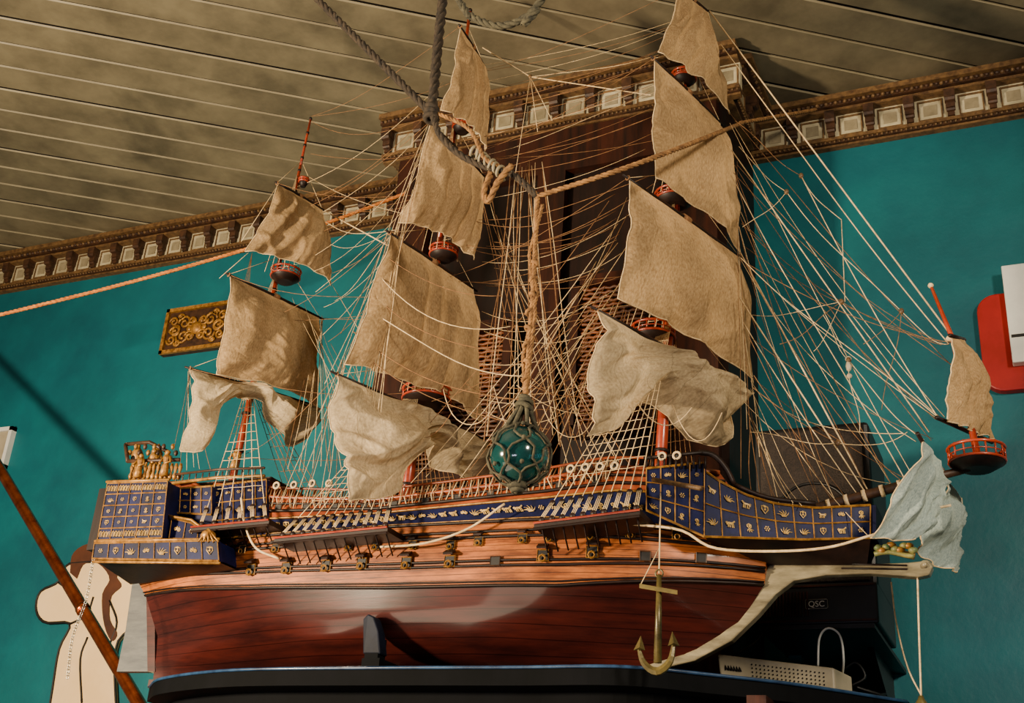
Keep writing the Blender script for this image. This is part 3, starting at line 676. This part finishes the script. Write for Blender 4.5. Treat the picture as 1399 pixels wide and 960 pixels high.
L(1000,240,2.3,1240,660,2.3,.01,.0014);L(1026,520,2.45,1190,735,2.2,.02);L(1010,405,2.35,1182,672,2.3,.0,.0022);L(1016,440,2.35,1175,680,2.3,.01,.0014)
pf=[(1000,160),(1005,230),(1012,300),(1014,345),(1018,400),(1024,460),(1028,520),(1010,545)]
pb=[(1115,690),(1150,682),(1182,672),(1210,668),(1240,660),(1262,600),(1285,572),(1297,500),(1300,470)]
for i in range(26):
    a=random.choice(pf); b=random.choice(pb)
    if b[1]<a[1]: continue
    L(a[0]+rr(-3,3),a[1]+rr(-12,12),rr(2.25,2.5),b[0]+rr(-14,14),b[1]+rr(-3,3),2.3,rr(0.002,.06),rr(.0007,.0011),random.choice((0,1,1)))
BL=[]
def feet(apex,y,pts,back):
    A=P(*apex,y); BL.append(A)
    for p in pts: ln(A,P(*p,y+rr(-.05,.05)),rr(.004,.014),.0009,random.choice((0,1)))
    ln(A,P(*back,2.3),.015,.0011)
feet((1075,262),2.3,[(1010,200),(1015,310)],(1232,425))
feet((1150,412),2.32,[(1028,430),(1066,470),(1112,480)],(1285,570))
feet((1095,240),2.3,[(1005,165)],(1150,300)); feet((1232,425),2.3,[(1180,470),(1205,560)],(1297,470))
feet((1145,605),2.3,[(1030,530),(1026,590)],(1240,590)); feet((1160,492),2.3,[(1125,430),(1175,590)],(1262,600))
L(1030,540,2.5,1065,690,2.25);L(1020,560,2.5,1085,690,2.25,.02);L(1150,300,2.3,1155,412,2.3);L(1095,240,2.3,1285,575,2.2,.02,.0013);L(1028,528,2.5,1235,592,2.25,.04)
for k in range(6): J(1022+k,540+8*k,2.5,1032+k*12,690,2.2,.0,.0009,1,4)
for k in range(4): J(1010,220+k*50,2.45,1012+k*8,600+rr(-30,60),2.3,0,.0009,1,3)
L(660,65,2.3,725,105,2.3,0,.0024);L(725,105,2.3,890,130,2.3,0,.0022);L(725,105,2.3,705,235,2.3);L(725,105,2.3,755,165,2.3);L(725,105,2.3,735,180,2.3)
L(725,105,2.3,900,75,2.3,.01);BL.append(P(725,105,2.3))
for k in range(9): J(665,150+k*25,2.3,892,85+k*24,2.3,rr(.01,.04),.0009,k%2,12)
for k in range(12): J(655-k*2,95+k*13,2.3,930-k*3,20+k*12,2.3,.01,.0008,1)
for k in range(14): J(700+3*k,230,2.35,640+k*12,600,2.2,.0,rr(.0009,.0017),0,12)
for k in range(11): J(655+4*k,240+k*12,2.4,740+k*12,640,2.2,.0,.001,1,10)
for k in range(12): J(650,300+k*24,2.3,850-k*4,250+k*27,2.3,rr(.01,.06),.001,k%2,16)
for k in range(12): J(845-k*4,280+k*20,2.2,540+k*19,655,2.2,rr(0,.03),.001,0,14)
for k in range(11): J(870,260+k*30,2.3,665+k*6,590-k*8,2.2,rr(.01,.05),.0009,1,14)
for k in range(6): J(532-k*11,345+k*27,2.08,695+k*10,400+k*38,2.12,rr(.02,.05),.0015,0,9)
for k in range(8): J(668,330+k*17,2.35,850,300+k*19,2.35,.02,.001,1,12)
for k in range(9): J(700+k*16,600,2.2,834+k*3,405+k*3,2.2,0,.001,0,6)
for k in range(8): J(590-k*6,165+k*20,2.10,440+k*8,560+k*14,2.08,.0,.001,0,6)
for k in range(9): J(545,300+k*3,2.10,440+k*9,520+k*20,2.08,0,.0012,0,6)
for k in range(10): J(600,120+k*18,2.3,415+k*4,250+k*25,2.3,rr(.01,.06),.0009,k%2,10)
for k in range(7): J(470,490,2.08,385+k*12,690,2.06,0,.001,0,5)
for k in range(8): J(535,315,2.10,440+k*7,300+k*38,2.3,.015,.0009,1,6)
L(440,286,2.4,530,335,2.2,0,.0026);L(382,250,2.1,330,330,2.1);L(455,390,2.45,520,500,2.3);L(340,345,2.1,300,380,2.1)
for k in range(9): J(438,434,2.45,385+k*10,640,2.2,0,.0009,0,5)
for k in range(6): J(260,505,2.15,236+k*10,640,2.15,0,.0008,1,3)
for k in range(5): L(345,345,2.2,300+k*7,520,2.2,0,.0008,1)
for k in range(8): J(400+k*12,400+k*14,2.35,470+k*6,560,2.2,.0,.0008,1)
for k in range(7):
    u=550+k*62; J(u,560-20*(k%3),2.15,u+rr(50,90),560+rr(-30,30),2.15,.06,.0013,0,8)
L(425,165,2.3,600,150,2.3,.06,.0009,1);L(425,210,2.3,630,190,2.3,.04,.0009,1);L(420,240,2.3,590,300,2.3,.02,.0009)
for key,fn in(('f1',mf),('f2',mf),('f3',mf),('f4',mf),('m1',mm),('m2',mm),('m3',mm),('m4',mm),('z1',mz),('z2',mz),('z3',mz)):
    a,b=Y[key]; c=fn(a.z+.14)
    if key!='f1':
        ln(a,c,0,.0009);ln(b,c,0,.0009)
    aft={'f':mm,'m':mz,'z':mm}[key[0]](a.z-.05)
    for e in(a,b): ln(e,aft,.03,.0009,1)
for A in BL:
    mb=MB(); mb.sphere(A,.0055,8,0,(1,1,1.3)); mk('pulley_block',mb,m_corbt,ship)
SW=[]
def swag(pts,y): SW.append(catm([P(u,v,y) for u,v in pts],24))
swag([(330,680),(335,715),(350,748),(382,763)],2.085);swag([(520,747),(580,742),(640,722),(690,688)],2.085)
swag([(865,716),(930,724),(975,748),(1050,753),(1130,748),(1195,730)],2.09);swag([(1190,733),(1240,730),(1262,700),(1300,690)],2.25)
for s in SW:
    mb=MB(); mb.tube(s,.0026,5); mk('swag_rope',mb,m_cord,ship)
LN.sort(key=lambda q:-((q[0][0]-q[0][-1]).length*q[1]))
for pts_,r,m in LN[:95]:
    mb=MB(); mb.tube(pts_,r,4); mk('rigging_line',mb,[m_cordb if m else m_cord],ship)
mb=MB()
for pts_,r,m in LN[95:]: mb.tube(pts_,r,4,int(m))
mk('rigging_line',mb,[m_cord,m_cordb],ship,kind='stuff')
mb=MB()
for i in range(120):
    t=.2+.66*i/119; p=SF(8,t)+V((0,.002,.02)); mb.tube([p,p+V((random.uniform(-.008,.008),-.01,-.025)),p+V((random.uniform(-.006,.006),-.008,-.045))],.0014,4,i%2)
mk('belaying_coils',mb,[m_cord,m_cordb],ship,kind='stuff')
mb=MB()
mb.box((-1.72,D,CZ+.81),(.2,.2,.08)); mb.box((-1.72,D,CZ+.852),(.22,.22,.008),1)
mk('poop_cabin',mb,[m_orange,m_corb],ship,smooth=False)
mb=MB(); mb.box((-.95,D,CZ+.79),(.14,.12,.05)); 
for i in range(5): mb.box((-1.0+.025*i,D-.062,CZ+.79),(.004,.004,.05),1)
mk('deck_hatch',mb,[m_hullw,m_wale],ship,smooth=False)
mb=MB(); mb.ext([P(496,893,2.1),P(496,845,2.085),P(503,838,2.085),P(511,842,2.085),P(517,862,2.09),P(520,893,2.1)],(0,.03,0))
mk('cradle_support',mb,m_navy,ship,smooth=False,bev=.003)
p=P(508,890,2.1); mb=MB(); mb.box((p.x,2.2,CZ+ZS+.0105),(.04,.2,.02)); mb.box((p.x,2.115,CZ+ZS+.031),(.03,.03,.06)); mk('cradle_base',mb,m_shelf,ship,smooth=False)
an=empty('anchor',P(898,915,2.05),'small aged bronze coloured model anchor hanging at the bow','anchor')
mb=MB(); mb.tube([P(901,785,2.05),P(899,905,2.05)],[.0045,.0075],8); mb.torus(P(901,783,2.05),.007,.0018,(0,1,0)); mk('shank',mb,m_anchor,an)
mb=MB(); mb.hexa([P(874,803,2.055),P(926,812,2.055),P(926,806,2.055),P(874,797,2.055),P(874,803,2.042),P(926,812,2.042),P(926,806,2.042),P(874,797,2.042)]); mk('stock',mb,m_anchor,an,smooth=False)
mb=MB(); mb.tube(catm([P(872,880,2.05),P(880,905,2.05),P(898,917,2.05),P(916,903,2.05),P(922,872,2.05)],16),[.0025+.005*math.sin(math.pi*i/16) for i in range(17)],6)
for u,v,s in((874,884,-1),(921,878,1)): mb.add([P(u-8,v+4,2.05),P(u+8,v+4,2.05),P(u-s*2,v-16,2.05),P(u,v,2.035)],[(0,1,3),(1,2,3),(2,0,3),(0,2,1)])
mk('arms',mb,m_anchor,an,smooth=False)
mb=MB(); mb.tube([P(901,783,2.05),P(903,672,2.09)],.0014,4); mb.tube([P(875,800,2.05),P(903,745,2.07)],.001,4); mk('hanging_cord',mb,m_cord,an)
mb=MB(); mb.tube([P(893,655,2.1),P(958,667,2.02)],.005,6); mk('cathead',mb,m_corbt,ship)
# ================================================================ thick ropes and float
def rope(pts,r,pitch=7,strands=3,mb=None,n=5):
    mb=mb or MB(); pts=[V(p) for p in pts]
    L=[0]
    for a,b in zip(pts[:-1],pts[1:]): L.append(L[-1]+(b-a).length)
    N=max(8,int(L[-1]/(r*pitch)*8)); N=min(N,700); out=[[] for _ in range(strands)]
    j=0; nrm=None
    for i in range(N+1):
        s=L[-1]*i/N
        while j<len(L)-2 and s>L[j+1]: j+=1
        f=(s-L[j])/max(1e-9,L[j+1]-L[j]); p=pts[j].lerp(pts[j+1],f); t=(pts[j+1]-pts[j]).normalized()
        if nrm is None: nrm=t.orthogonal().normalized()
        nrm=(nrm-t*nrm.dot(t)).normalized(); bi=t.cross(nrm)
        for k in range(strands):
            a=2*math.pi*k/strands+s/(r*pitch)*2*math.pi
            out[k].append(p+(nrm*math.cos(a)+bi*math.sin(a))*r*.5)
    for o_ in out: mb.tube(o_,r*.56,n)
    return mb
def to_z(a,b,z): return a+(b-a)*((z-a.z)/(b.z-a.z))
FY=1.85
K=P(590,155,FY)
e1=to_z(K,P(435,0,1.8),CEIL+.012); 
rig=empty('hanging_rope_rig',K,'thick hemp ropes knotted together and tied up to the ceiling','rope')
mk('hemp_rope',rope([K,K.lerp(e1,.5),e1],.0088),m_roped,rig,label='dark tarred rope running up to the ceiling')
e2=to_z(K,P(605,0,1.84),CEIL+.012)
mk('hemp_rope',rope([K,e2],.0115),m_roped,rig,label='dark tarred rope running up to the ceiling')
mb=MB(); 
for i in range(3): mb.torus(K+V((0,0,.012*(i-1))),.012,.007,(0.2*i,.3,1),12,6)
mb.sphere(K,.014,8); mk('knot',mb,m_roped,rig)
mk('hemp_rope',rope(catm([P(590,150,FY),P(602,185,FY-.01),P(630,212,FY),P(665,228,FY),P(700,238,FY),P(735,268,FY)],40),.0075),m_roped,rig)
mk('hemp_rope',rope(catm([P(585,150,FY),P(640,175,FY),P(662,215,FY-.01),P(690,232,FY),P(735,266,FY)],40),.005),m_rope,rig)
mb=MB()
for i in range(8):
    c=P(648+i*6,207+i*4.5,FY); mb.torus(c,.011,.0034,(1,.1+.2*math.sin(i*2),-.6+.4*(i%2)),12,5)
mk('rope_whipping',mb,m_grey,rig)
mk('hemp_rope',rope(catm([P(672,235,FY),P(662,262,FY-.01),P(668,275,FY-.01),P(680,250,FY-.02),P(700,225,FY-.02)],20),.007),m_rope,rig)
mk('hemp_rope',rope(catm([P(735,268,FY),P(830,238,1.86),P(900,213,1.92),P(960,190,2.1),P(1015,168,2.7)],40),.0055),m_rope,rig,label='brown rope tied off at the cornice')
mk('hemp_rope',rope([P(1012,168,2.71),P(1115,150,3.11)],.006),m_rope,rig)
lp=catm([to_z(P(640,20,1.5),P(612,-25,1.5),CEIL),P(615,-20,1.5),P(645,22,1.5),P(690,35,1.5),P(735,12,1.5),P(760,-25,1.5),to_z(P(735,12,1.5),P(765,-25,1.5),CEIL)],50)
mb=rope(lp,.007); mk('rope_loop',mb,m_ropeg,label='grey green rope loop hanging from the ceiling',cat='rope')
mb=rope(catm([P(-90,450,2.3),P(0,430,2.35),P(180,385,2.5),P(345,338,2.62),P(460,300,2.72),P(560,262,2.83)],40),.006); mk('orange_rope',mb,m_ropeo,label='orange hemp rope stretched across the wall',cat='rope')
fc=P(710,622,FY); fr_=.056
fl=empty('glass_float',fc-V((0,0,fr_)),'green glass fishing float in a knotted rope net','fishing float')
mb=MB(); mb.sphere(fc,fr_-.003,48); mk('glass_ball',mb,m_glass,fl,label='dark teal glass ball')
mb=MB()
ns=6
for s in(1,-1):
    for k in range(ns):
        pl=[]
        for i in range(17):
            th=math.pi*(.06+.88*i/16); ph=2*math.pi*k/ns+s*th*.8+.15*math.sin(i*1.3+k)
            pl.append(fc+V((math.sin(th)*math.cos(ph),math.sin(th)*math.sin(ph),math.cos(th)))*(fr_+.002))
        mb.tube(pl,.0024,5)
for k in range(18):
    th=math.pi*(.06+.12+.24*(k//6)); ph=2*math.pi*(k%6)/6; mb.sphere(fc+V((math.sin(th)*math.cos(ph),math.sin(th)*math.sin(ph),math.cos(th)))*(fr_+.003),.0045,6)
mb.torus(fc+V((0,0,-fr_)),.012,.007,(0,0,1)); mb.torus(fc+V((0,0,-fr_-.008)),.008,.006,(0,0,1));mb.sphere(fc+V((0,0,-fr_-.004)),.012,8)
top=P(718,545,FY)
for k in range(8):
    a=2*math.pi*k/8; mb.tube([fc+V((math.cos(a)*.03,math.sin(a)*.03,fr_*.86)),top.lerp(fc,.25)+V((math.cos(a)*.014,math.sin(a)*.014,0)),top],.0042,5)
for i in range(3): mb.torus(top.lerp(fc,.08*i),.009+.003*i,.005,(.3*(-1)**i,.3,1),10,5)
mk('rope_net',mb,m_ropeg,fl)
kt=P(735,268,FY)
mb=rope([kt,kt.lerp(top,.5)+V((.003,0,0)),top],.005,pitch=5)
for i in range(8):
    c=kt.lerp(top,.35+.08*i)+V((rr(-.004,.004),0,0)); mb.torus(c,.006,.004,(.6*(-1)**i,.4,1),9,5); 
rope([kt.lerp(top,.05)+V((.012,0,0)),kt.lerp(top,.3)+V((-.01,0,0)),kt.lerp(top,.6)+V((.01,0,0)),top],.004,mb=mb)
rope([kt.lerp(top,.3)+V((-.01,0,0)),kt.lerp(top,.5)+V((.012,0,0)),kt.lerp(top,.8)+V((-.01,0,0)),top],.0035,mb=mb)
mk('hanging_rope',mb,m_rope,fl)
# ================================================================ wall objects
def WP(u,v,y=WY-.012): return P(u,v,y)
pq=empty('carved_plaque',WP(265,487),'rectangular gilt carved relief plaque with dark ground','plaque')
tl,tr,br,bl=WP(232,426),WP(318,412),WP(318,470),WP(222,488)
x0=(tl.x+bl.x)/2;x1=WP(318,440).x;z0=(bl.z+WP(300,474).z)/2;z1=(tl.z+WP(300,415).z)/2
mb=MB(); mb.box(((x0+x1)/2,WY-.01,(z0+z1)/2),(x1-x0,.02,z1-z0)); mk('backing',mb,m_corb,pq,smooth=False)
mb=MB()
for a,b,c,d in((x0,x1,z0,z0+.014),(x0,x1,z1-.014,z1),(x0,x0+.014,z0,z1),(x1-.014,x1,z0,z1)): mb.box(((a+b)/2,WY-.024,(c+d)/2),(b-a,.015,d-c))
mk('frame',mb,m_goldd,pq,smooth=False)
mb=MB(); cx=(x0+x1)/2;cz=(z0+z1)/2;w=(x1-x0)/2-.02;h=(z1-z0)/2-.015
for s in(-1,1):
    for q in(-1,1):
        for ox,oz,R_ in((.45,.45,.03),(.75,-.1,.026),(.2,-.5,.024),(.85,.6,.02),(.6,.85,.014)):
            mb.tube([V((cx+s*(ox*w+R_*(1-i/18)*math.cos(i*.6)),WY-.024,cz+q*(oz*h*.8+R_*(1-i/18)*math.sin(i*.6)))) for i in range(15)],.0052,5)
mb.sphere((cx,WY-.024,cz),.026,10,0,(1,.5,1)); 
for i in range(6):
    a=i*math.pi/3; mb.sphere((cx+.034*math.cos(a),WY-.024,cz+.034*math.sin(a)),.012,8,0,(1,.5,1))
mk('scroll_relief',mb,m_goldd,pq)
def rrect(x0,x1,z0,z1,r,y):
    o_=[]
    for cx_,cz_,a0 in((x1-r,z1-r,0),(x0+r,z1-r,90),(x0+r,z0+r,180),(x1-r,z0+r,270)):
        for k in range(7):
            a=math.radians(a0+15*k); o_.append(V((cx_+r*math.cos(a),y,cz_+r*math.sin(a))))
    return o_
a=WP(1340,470);t_=WP(1370,404);b_=WP(1370,537)
mb=MB(); mb.ext(rrect(a.x,a.x+.36,b_.z,t_.z,.05,WY-.03),(0,.03,0)); mk('red_sign',mb,m_red,label='red rounded rectangular sign on the teal wall',cat='sign',smooth=False,bev=.004)
e=empty('white_notice_board',WP(1380,495,3.14),'white board with black line mounted over the red sign','notice board')
a=WP(1376,430,3.14);t_=WP(1385,361,3.14);b_=WP(1385,495,3.14)
mb=MB(); mb.box((a.x+.15,3.154,(t_.z+b_.z)/2),(.3,.03,t_.z-b_.z)); 
mb.box((a.x+.2,3.185,t_.z-.03),(.1,.03,.03)); mk('board',mb,m_wht,e,smooth=False,bev=.003)
mb=MB(); mb.box((a.x+.15,3.138,b_.z+.075),(.29,.004,.008)); mk('black_line',mb,m_ink,e,smooth=False)
a=WP(14,612); t_=WP(5,585);b_=WP(5,640)
e=empty('picture_frame',V((a.x-.1,WY-.01,b_.z)),'small white framed picture on the teal wall','picture')
mb=MB(); mb.box((a.x-.11,WY-.008,(t_.z+b_.z)/2),(.2,.014,t_.z-b_.z-.02)); mb2=MB()
for q in((a.x-.11,(t_.z)-.008,.22,.016),(a.x-.11,b_.z+.008,.22,.016)): mb2.box((q[0],WY-.012,q[1]),(q[2],.024,q[3]))
for q in(a.x-.008,a.x-.212): mb2.box((q,WY-.012,(t_.z+b_.z)/2),(.016,.024,t_.z-b_.z))
mk('frame',mb2,m_wht,e,smooth=False); mk('picture_sheet',mb,[m_beige],e,smooth=False)
CY=3.188
e=empty('painted_cutout',P(130,960,CY),'flat painted cream figure cutout with brown hair and black outlines','cutout')
def FP(l,y=CY): return [P(u,v,y) for u,v in l]
body=catm([P(u,v,CY) for u,v in[(112,768),(92,772),(80,795),(56,808),(50,832),(62,850),(96,852),(82,885),(74,930),(66,1000),(80,1060),(190,1060),(165,1000),(158,940),(160,880),(185,850),(196,800),(185,770),(150,766),(112,768)]],70)
mb=MB(); mb.ext(body[:-1],(0,.0118,0)); mk('painted_body',mb,m_cream,e,smooth=False)
mb=MB(); mb.tube([p+V((0,-.001,0)) for p in body[:-1]],.005,4,closed=True)
for l in([(96,852),(118,840),(128,815)],[(80,795),(100,812),(112,840)],[(150,820),(160,850),(150,880)],[(120,870),(110,900),(112,960)]): mb.tube(catm(FP(l,CY-.002),8),.004,4)
mk('black_outline',mb,m_ink,e)
mb=MB(); mb.ext(catm(FP([(96,782),(100,756),(122,742),(160,740),(190,755),(188,775),(160,785),(166,800),(152,815),(150,845),(160,865),(152,875),(142,850),(140,812),(150,790),(135,770),(115,770),(105,790)],CY-.004),60),(0,.004,0)); mk('painted_hair',mb,m_hair,e,smooth=False)
A=P(190,960,2.35);B=P(0,640,2.6); d=(B-A); top_=A+d*1.9; bot=A-d*((A.z-.0)/d.z)
mb=MB(); mb.tube([bot,A,B,top_],.0165,14); mb.tube([A+d*.33,A+d*.345],.019,14); mb.sphere(top_,.02,10); mk('copper_pole',mb,m_copper,label='long polished copper pole leaning diagonally',cat='pole')
mb=MB(); pc=catm([P(128,764,2.06),P(118,820,2.06),P(100,870,2.06),P(93,925,2.06)],40)
for i,p in enumerate(pc): mb.torus(p,.0036,.001,((1,0,0) if i%2 else (0,1,0)),8,4)
mk('thin_chain',mb,m_steel,ship)
SY=2.72
a=P(1030,576,SY);b=P(1186,574,SY)
sp=empty('loudspeaker',V(((a.x+b.x)/2,SY+.15,CZ+.66)),'black loudspeaker cabinet with grille','loudspeaker')
x0,x1=a.x,b.x; zt_=b.z
AY=2.66
zc0=P(1115,852,AY).z; zc1=P(1115,797,AY).z; zb=zc1+.002
mb=MB(); mb.box(((x0+x1)/2,SY+.13,(zt_+zb)/2),(x1-x0,.26,zt_-zb)); mk('cabinet',mb,m_black,sp,smooth=False,bev=.01)
mb=MB(); mb.box(((x0+x1)/2,SY-.004,(zt_+zb)/2),(x1-x0-.03,.008,zt_-zb-.03)); mk('grille',mb,m_grille,sp,smooth=False,bev=.003)
mb=MB(); mb.torus(((x0+x1)/2,SY-.009,zb+(zt_-zb)*.4),.09,.004,(0,1,0),28,5); mk('woofer_ring',mb,m_black,sp)
am=empty('power_amplifier',V((P(1115,820,AY).x,AY+.15,zc0)),'black power amplifier with white logo on its front','amplifier')
cx=(P(1030,820,AY).x+P(1200,820,AY).x)/2; w=P(1200,820,AY).x-P(1030,820,AY).x
mb=MB(); mb.box((cx,AY+.14,(zc0+zc1)/2),(w,.28,zc1-zc0)); mk('chassis',mb,m_black,am,smooth=False,bev=.004)
mb=MB()
for i in range(14): mb.box((cx-w*.42+i*.0075,AY-.002,(zc0+zc1)/2),(.003,.004,(zc1-zc0)*.6))
mb.box((cx,AY-.002,zc0+.006),(w*.96,.004,.004)); mb.box((cx,AY-.002,zc1-.006),(w*.96,.004,.004))
mk('vent_slots',mb,m_dark2,am,smooth=False)
mb=MB(); lc=P(1116,826,AY-.003); mb.tube(rrect(lc.x-.024,lc.x+.024,lc.z-.008,lc.z+.012,.003,AY-.003),.0008,4,closed=True); mk('badge_frame',mb,m_steel,am)
def text(s,loc,size,m,parent,name):
    cu=bpy.data.curves.new(name,'FONT'); cu.body=s; cu.size=size; cu.extrude=.0006; cu.align_x='CENTER'
    o_=bpy.data.objects.new('tmp',cu); COL.objects.link(o_); bpy.context.view_layer.update()
    me=bpy.data.meshes.new_from_object(o_.evaluated_get(bpy.context.evaluated_depsgraph_get())); bpy.data.objects.remove(o_)
    me.materials.clear(); me.materials.append(m); q=bpy.data.objects.new(name,me); COL.objects.link(q); setp(q,parent)
    q.matrix_basis=Matrix.Translation(loc)@Matrix.Rotation(math.pi/2,4,'X'); return q
text('QSC',V((lc.x,AY-.004,lc.z-.004)),.018,m_wht,am,'logo_text')
mb=MB(); mb.box((cx,AY+.17+.1,zc0-.006),(w-.02,.54,.01)); 
mb.box((cx-w*.38,AY+.3,zc0-.1),(.03,.03,.19),1)
mb.ext([V((cx+w*.3,WY,zc0-.011)),V((cx+w*.3,AY+.2,zc0-.011)),V((cx+w*.3,WY,zc0-.15))],(.012,0,0))
mk('wall_bracket_shelf',mb,[m_black,m_teal],label='thin black bracket shelf holding the amplifier',cat='shelf',smooth=False)
e=empty('desktop_device',Q(1060,950,ZS),'beige perforated electronic box with black lettering','electronic device')
dy=2.56
p0=P(980,893,dy);p1=P(1140,912,dy);p2=P(1142,950,dy);p3=P(985,930,dy)
mb=MB(); off=V((.02,.1,0)); q=[p3,p2,p1,p0]; mb.hexa([V(x) for x in q]+[x+off for x in q]); mk('case',mb,m_beige,e,smooth=False,bev=.004)
mb=MB(); f3=ruled([p0,p1],[p3,p2])
for i in range(18):
    for j in range(5):
        mb.sphere(f3(.3+.036*i,.2+.14*j)+V((0,-.001,0)),.0018,5)
mk('vent_holes',mb,m_ink,e)
mb=MB()
for i in range(6): mb.tube([f3(.06+.025*i,.42)+V((0,-.002,0)),f3(.065+.025*i,.62)+V((0,-.002,0)),f3(.078+.025*i,.44)+V((0,-.002,0))],.0011,4)
mk('lettering',mb,m_ink,e)
def cable(l,r,m,lab):
    mb=MB(); mb.tube(catm([P(u,v,yy) for u,v,yy in l],40),r,6); mk('cable',mb,m,label=lab,cat='cable')
cable([(1118,912,2.62),(1120,872,2.62),(1132,858,2.62),(1148,868,2.62),(1153,900,2.62),(1150,935,2.7)],.0024,m_wht,'white looping cable beside the amplifier')
cable([(1150,930,2.75),(1175,940,2.75),(1215,955,2.8),(1260,990,2.95)],.004,m_black,'black cable trailing off the shelf')
cable([(1152,915,2.72),(1170,905,2.72),(1182,925,2.72),(1160,940,2.72),(1185,950,2.75),(1210,948,2.8)],.0035,m_black,'black tangled cable beside the beige box')
cable([(1050,860,2.9),(1030,880,2.9),(1010,892,2.88),(1000,900,2.9)],.004,m_black,'black cable behind the beige box')
cable([(1218,795,2.6),(1225,850,2.6),(1240,910,2.6),(1262,955,2.6)],.0018,m_cord,'thin cream cord hanging from the bow')
cable([(1254,785,2.3),(1256,860,2.3),(1259,950,2.3)],.0018,m_cord,'thin cream cord hanging from the bow')
mb=MB(); c=P(1259,955,2.3); mb.lathe(c-V((0,0,.03)),[(.003,0),(.012,.008),(.013,.02),(.006,.03),(.004,.036)],10); mk('cord_weight',mb,m_anchor,label='small turned weight on the cream cord',cat='weight')
mb=MB(); c=P(1160,500,2.3); mb.sphere(c,.009,8,0,(.7,.6,1.4)); mb.torus(c+V((0,0,.016)),.005,.0015,(0,1,0)); mb.sphere(c-V((0,0,.022)),.006,8); mk('pulley_block',mb,m_beige,ship)
# ================================================================ lights
def area(name,loc,tgt,size,en,col,sy=None):
    l=bpy.data.lights.new(name,'AREA'); l.energy=en; l.color=col; l.size=size
    if sy: l.shape='RECTANGLE'; l.size_y=sy
    o=bpy.data.objects.new(name,l); COL.objects.link(o); o.location=loc; o.rotation_euler=(V(tgt)-V(loc)).to_track_quat('-Z','Y').to_euler(); return o
area('key_light',(-2.7,.1,2.0),(-1.1,2.3,2.4),.22,230,(1,.80,.54))
area('right_fill',(1.3,.3,2.9),(-.9,2.4,2.2),.25,85,(1,.86,.66),.35)  # added fill lamp from the right, not an actual window
area('low_window',(-1.0,-1.0,1.25),(-1.1,2.3,2.0),1.6,13,(.80,.80,1),.25)
area('floor_bounce',(-2.2,.5,.3),(-1.9,1.0,3.8),1.8,24,(1,.84,.6))
w=bpy.data.worlds.new('world'); bpy.context.scene.world=w; w.use_nodes=True
w.node_tree.nodes['Background'].inputs[0].default_value=(1,.86,.7,1); w.node_tree.nodes['Background'].inputs[1].default_value=.07
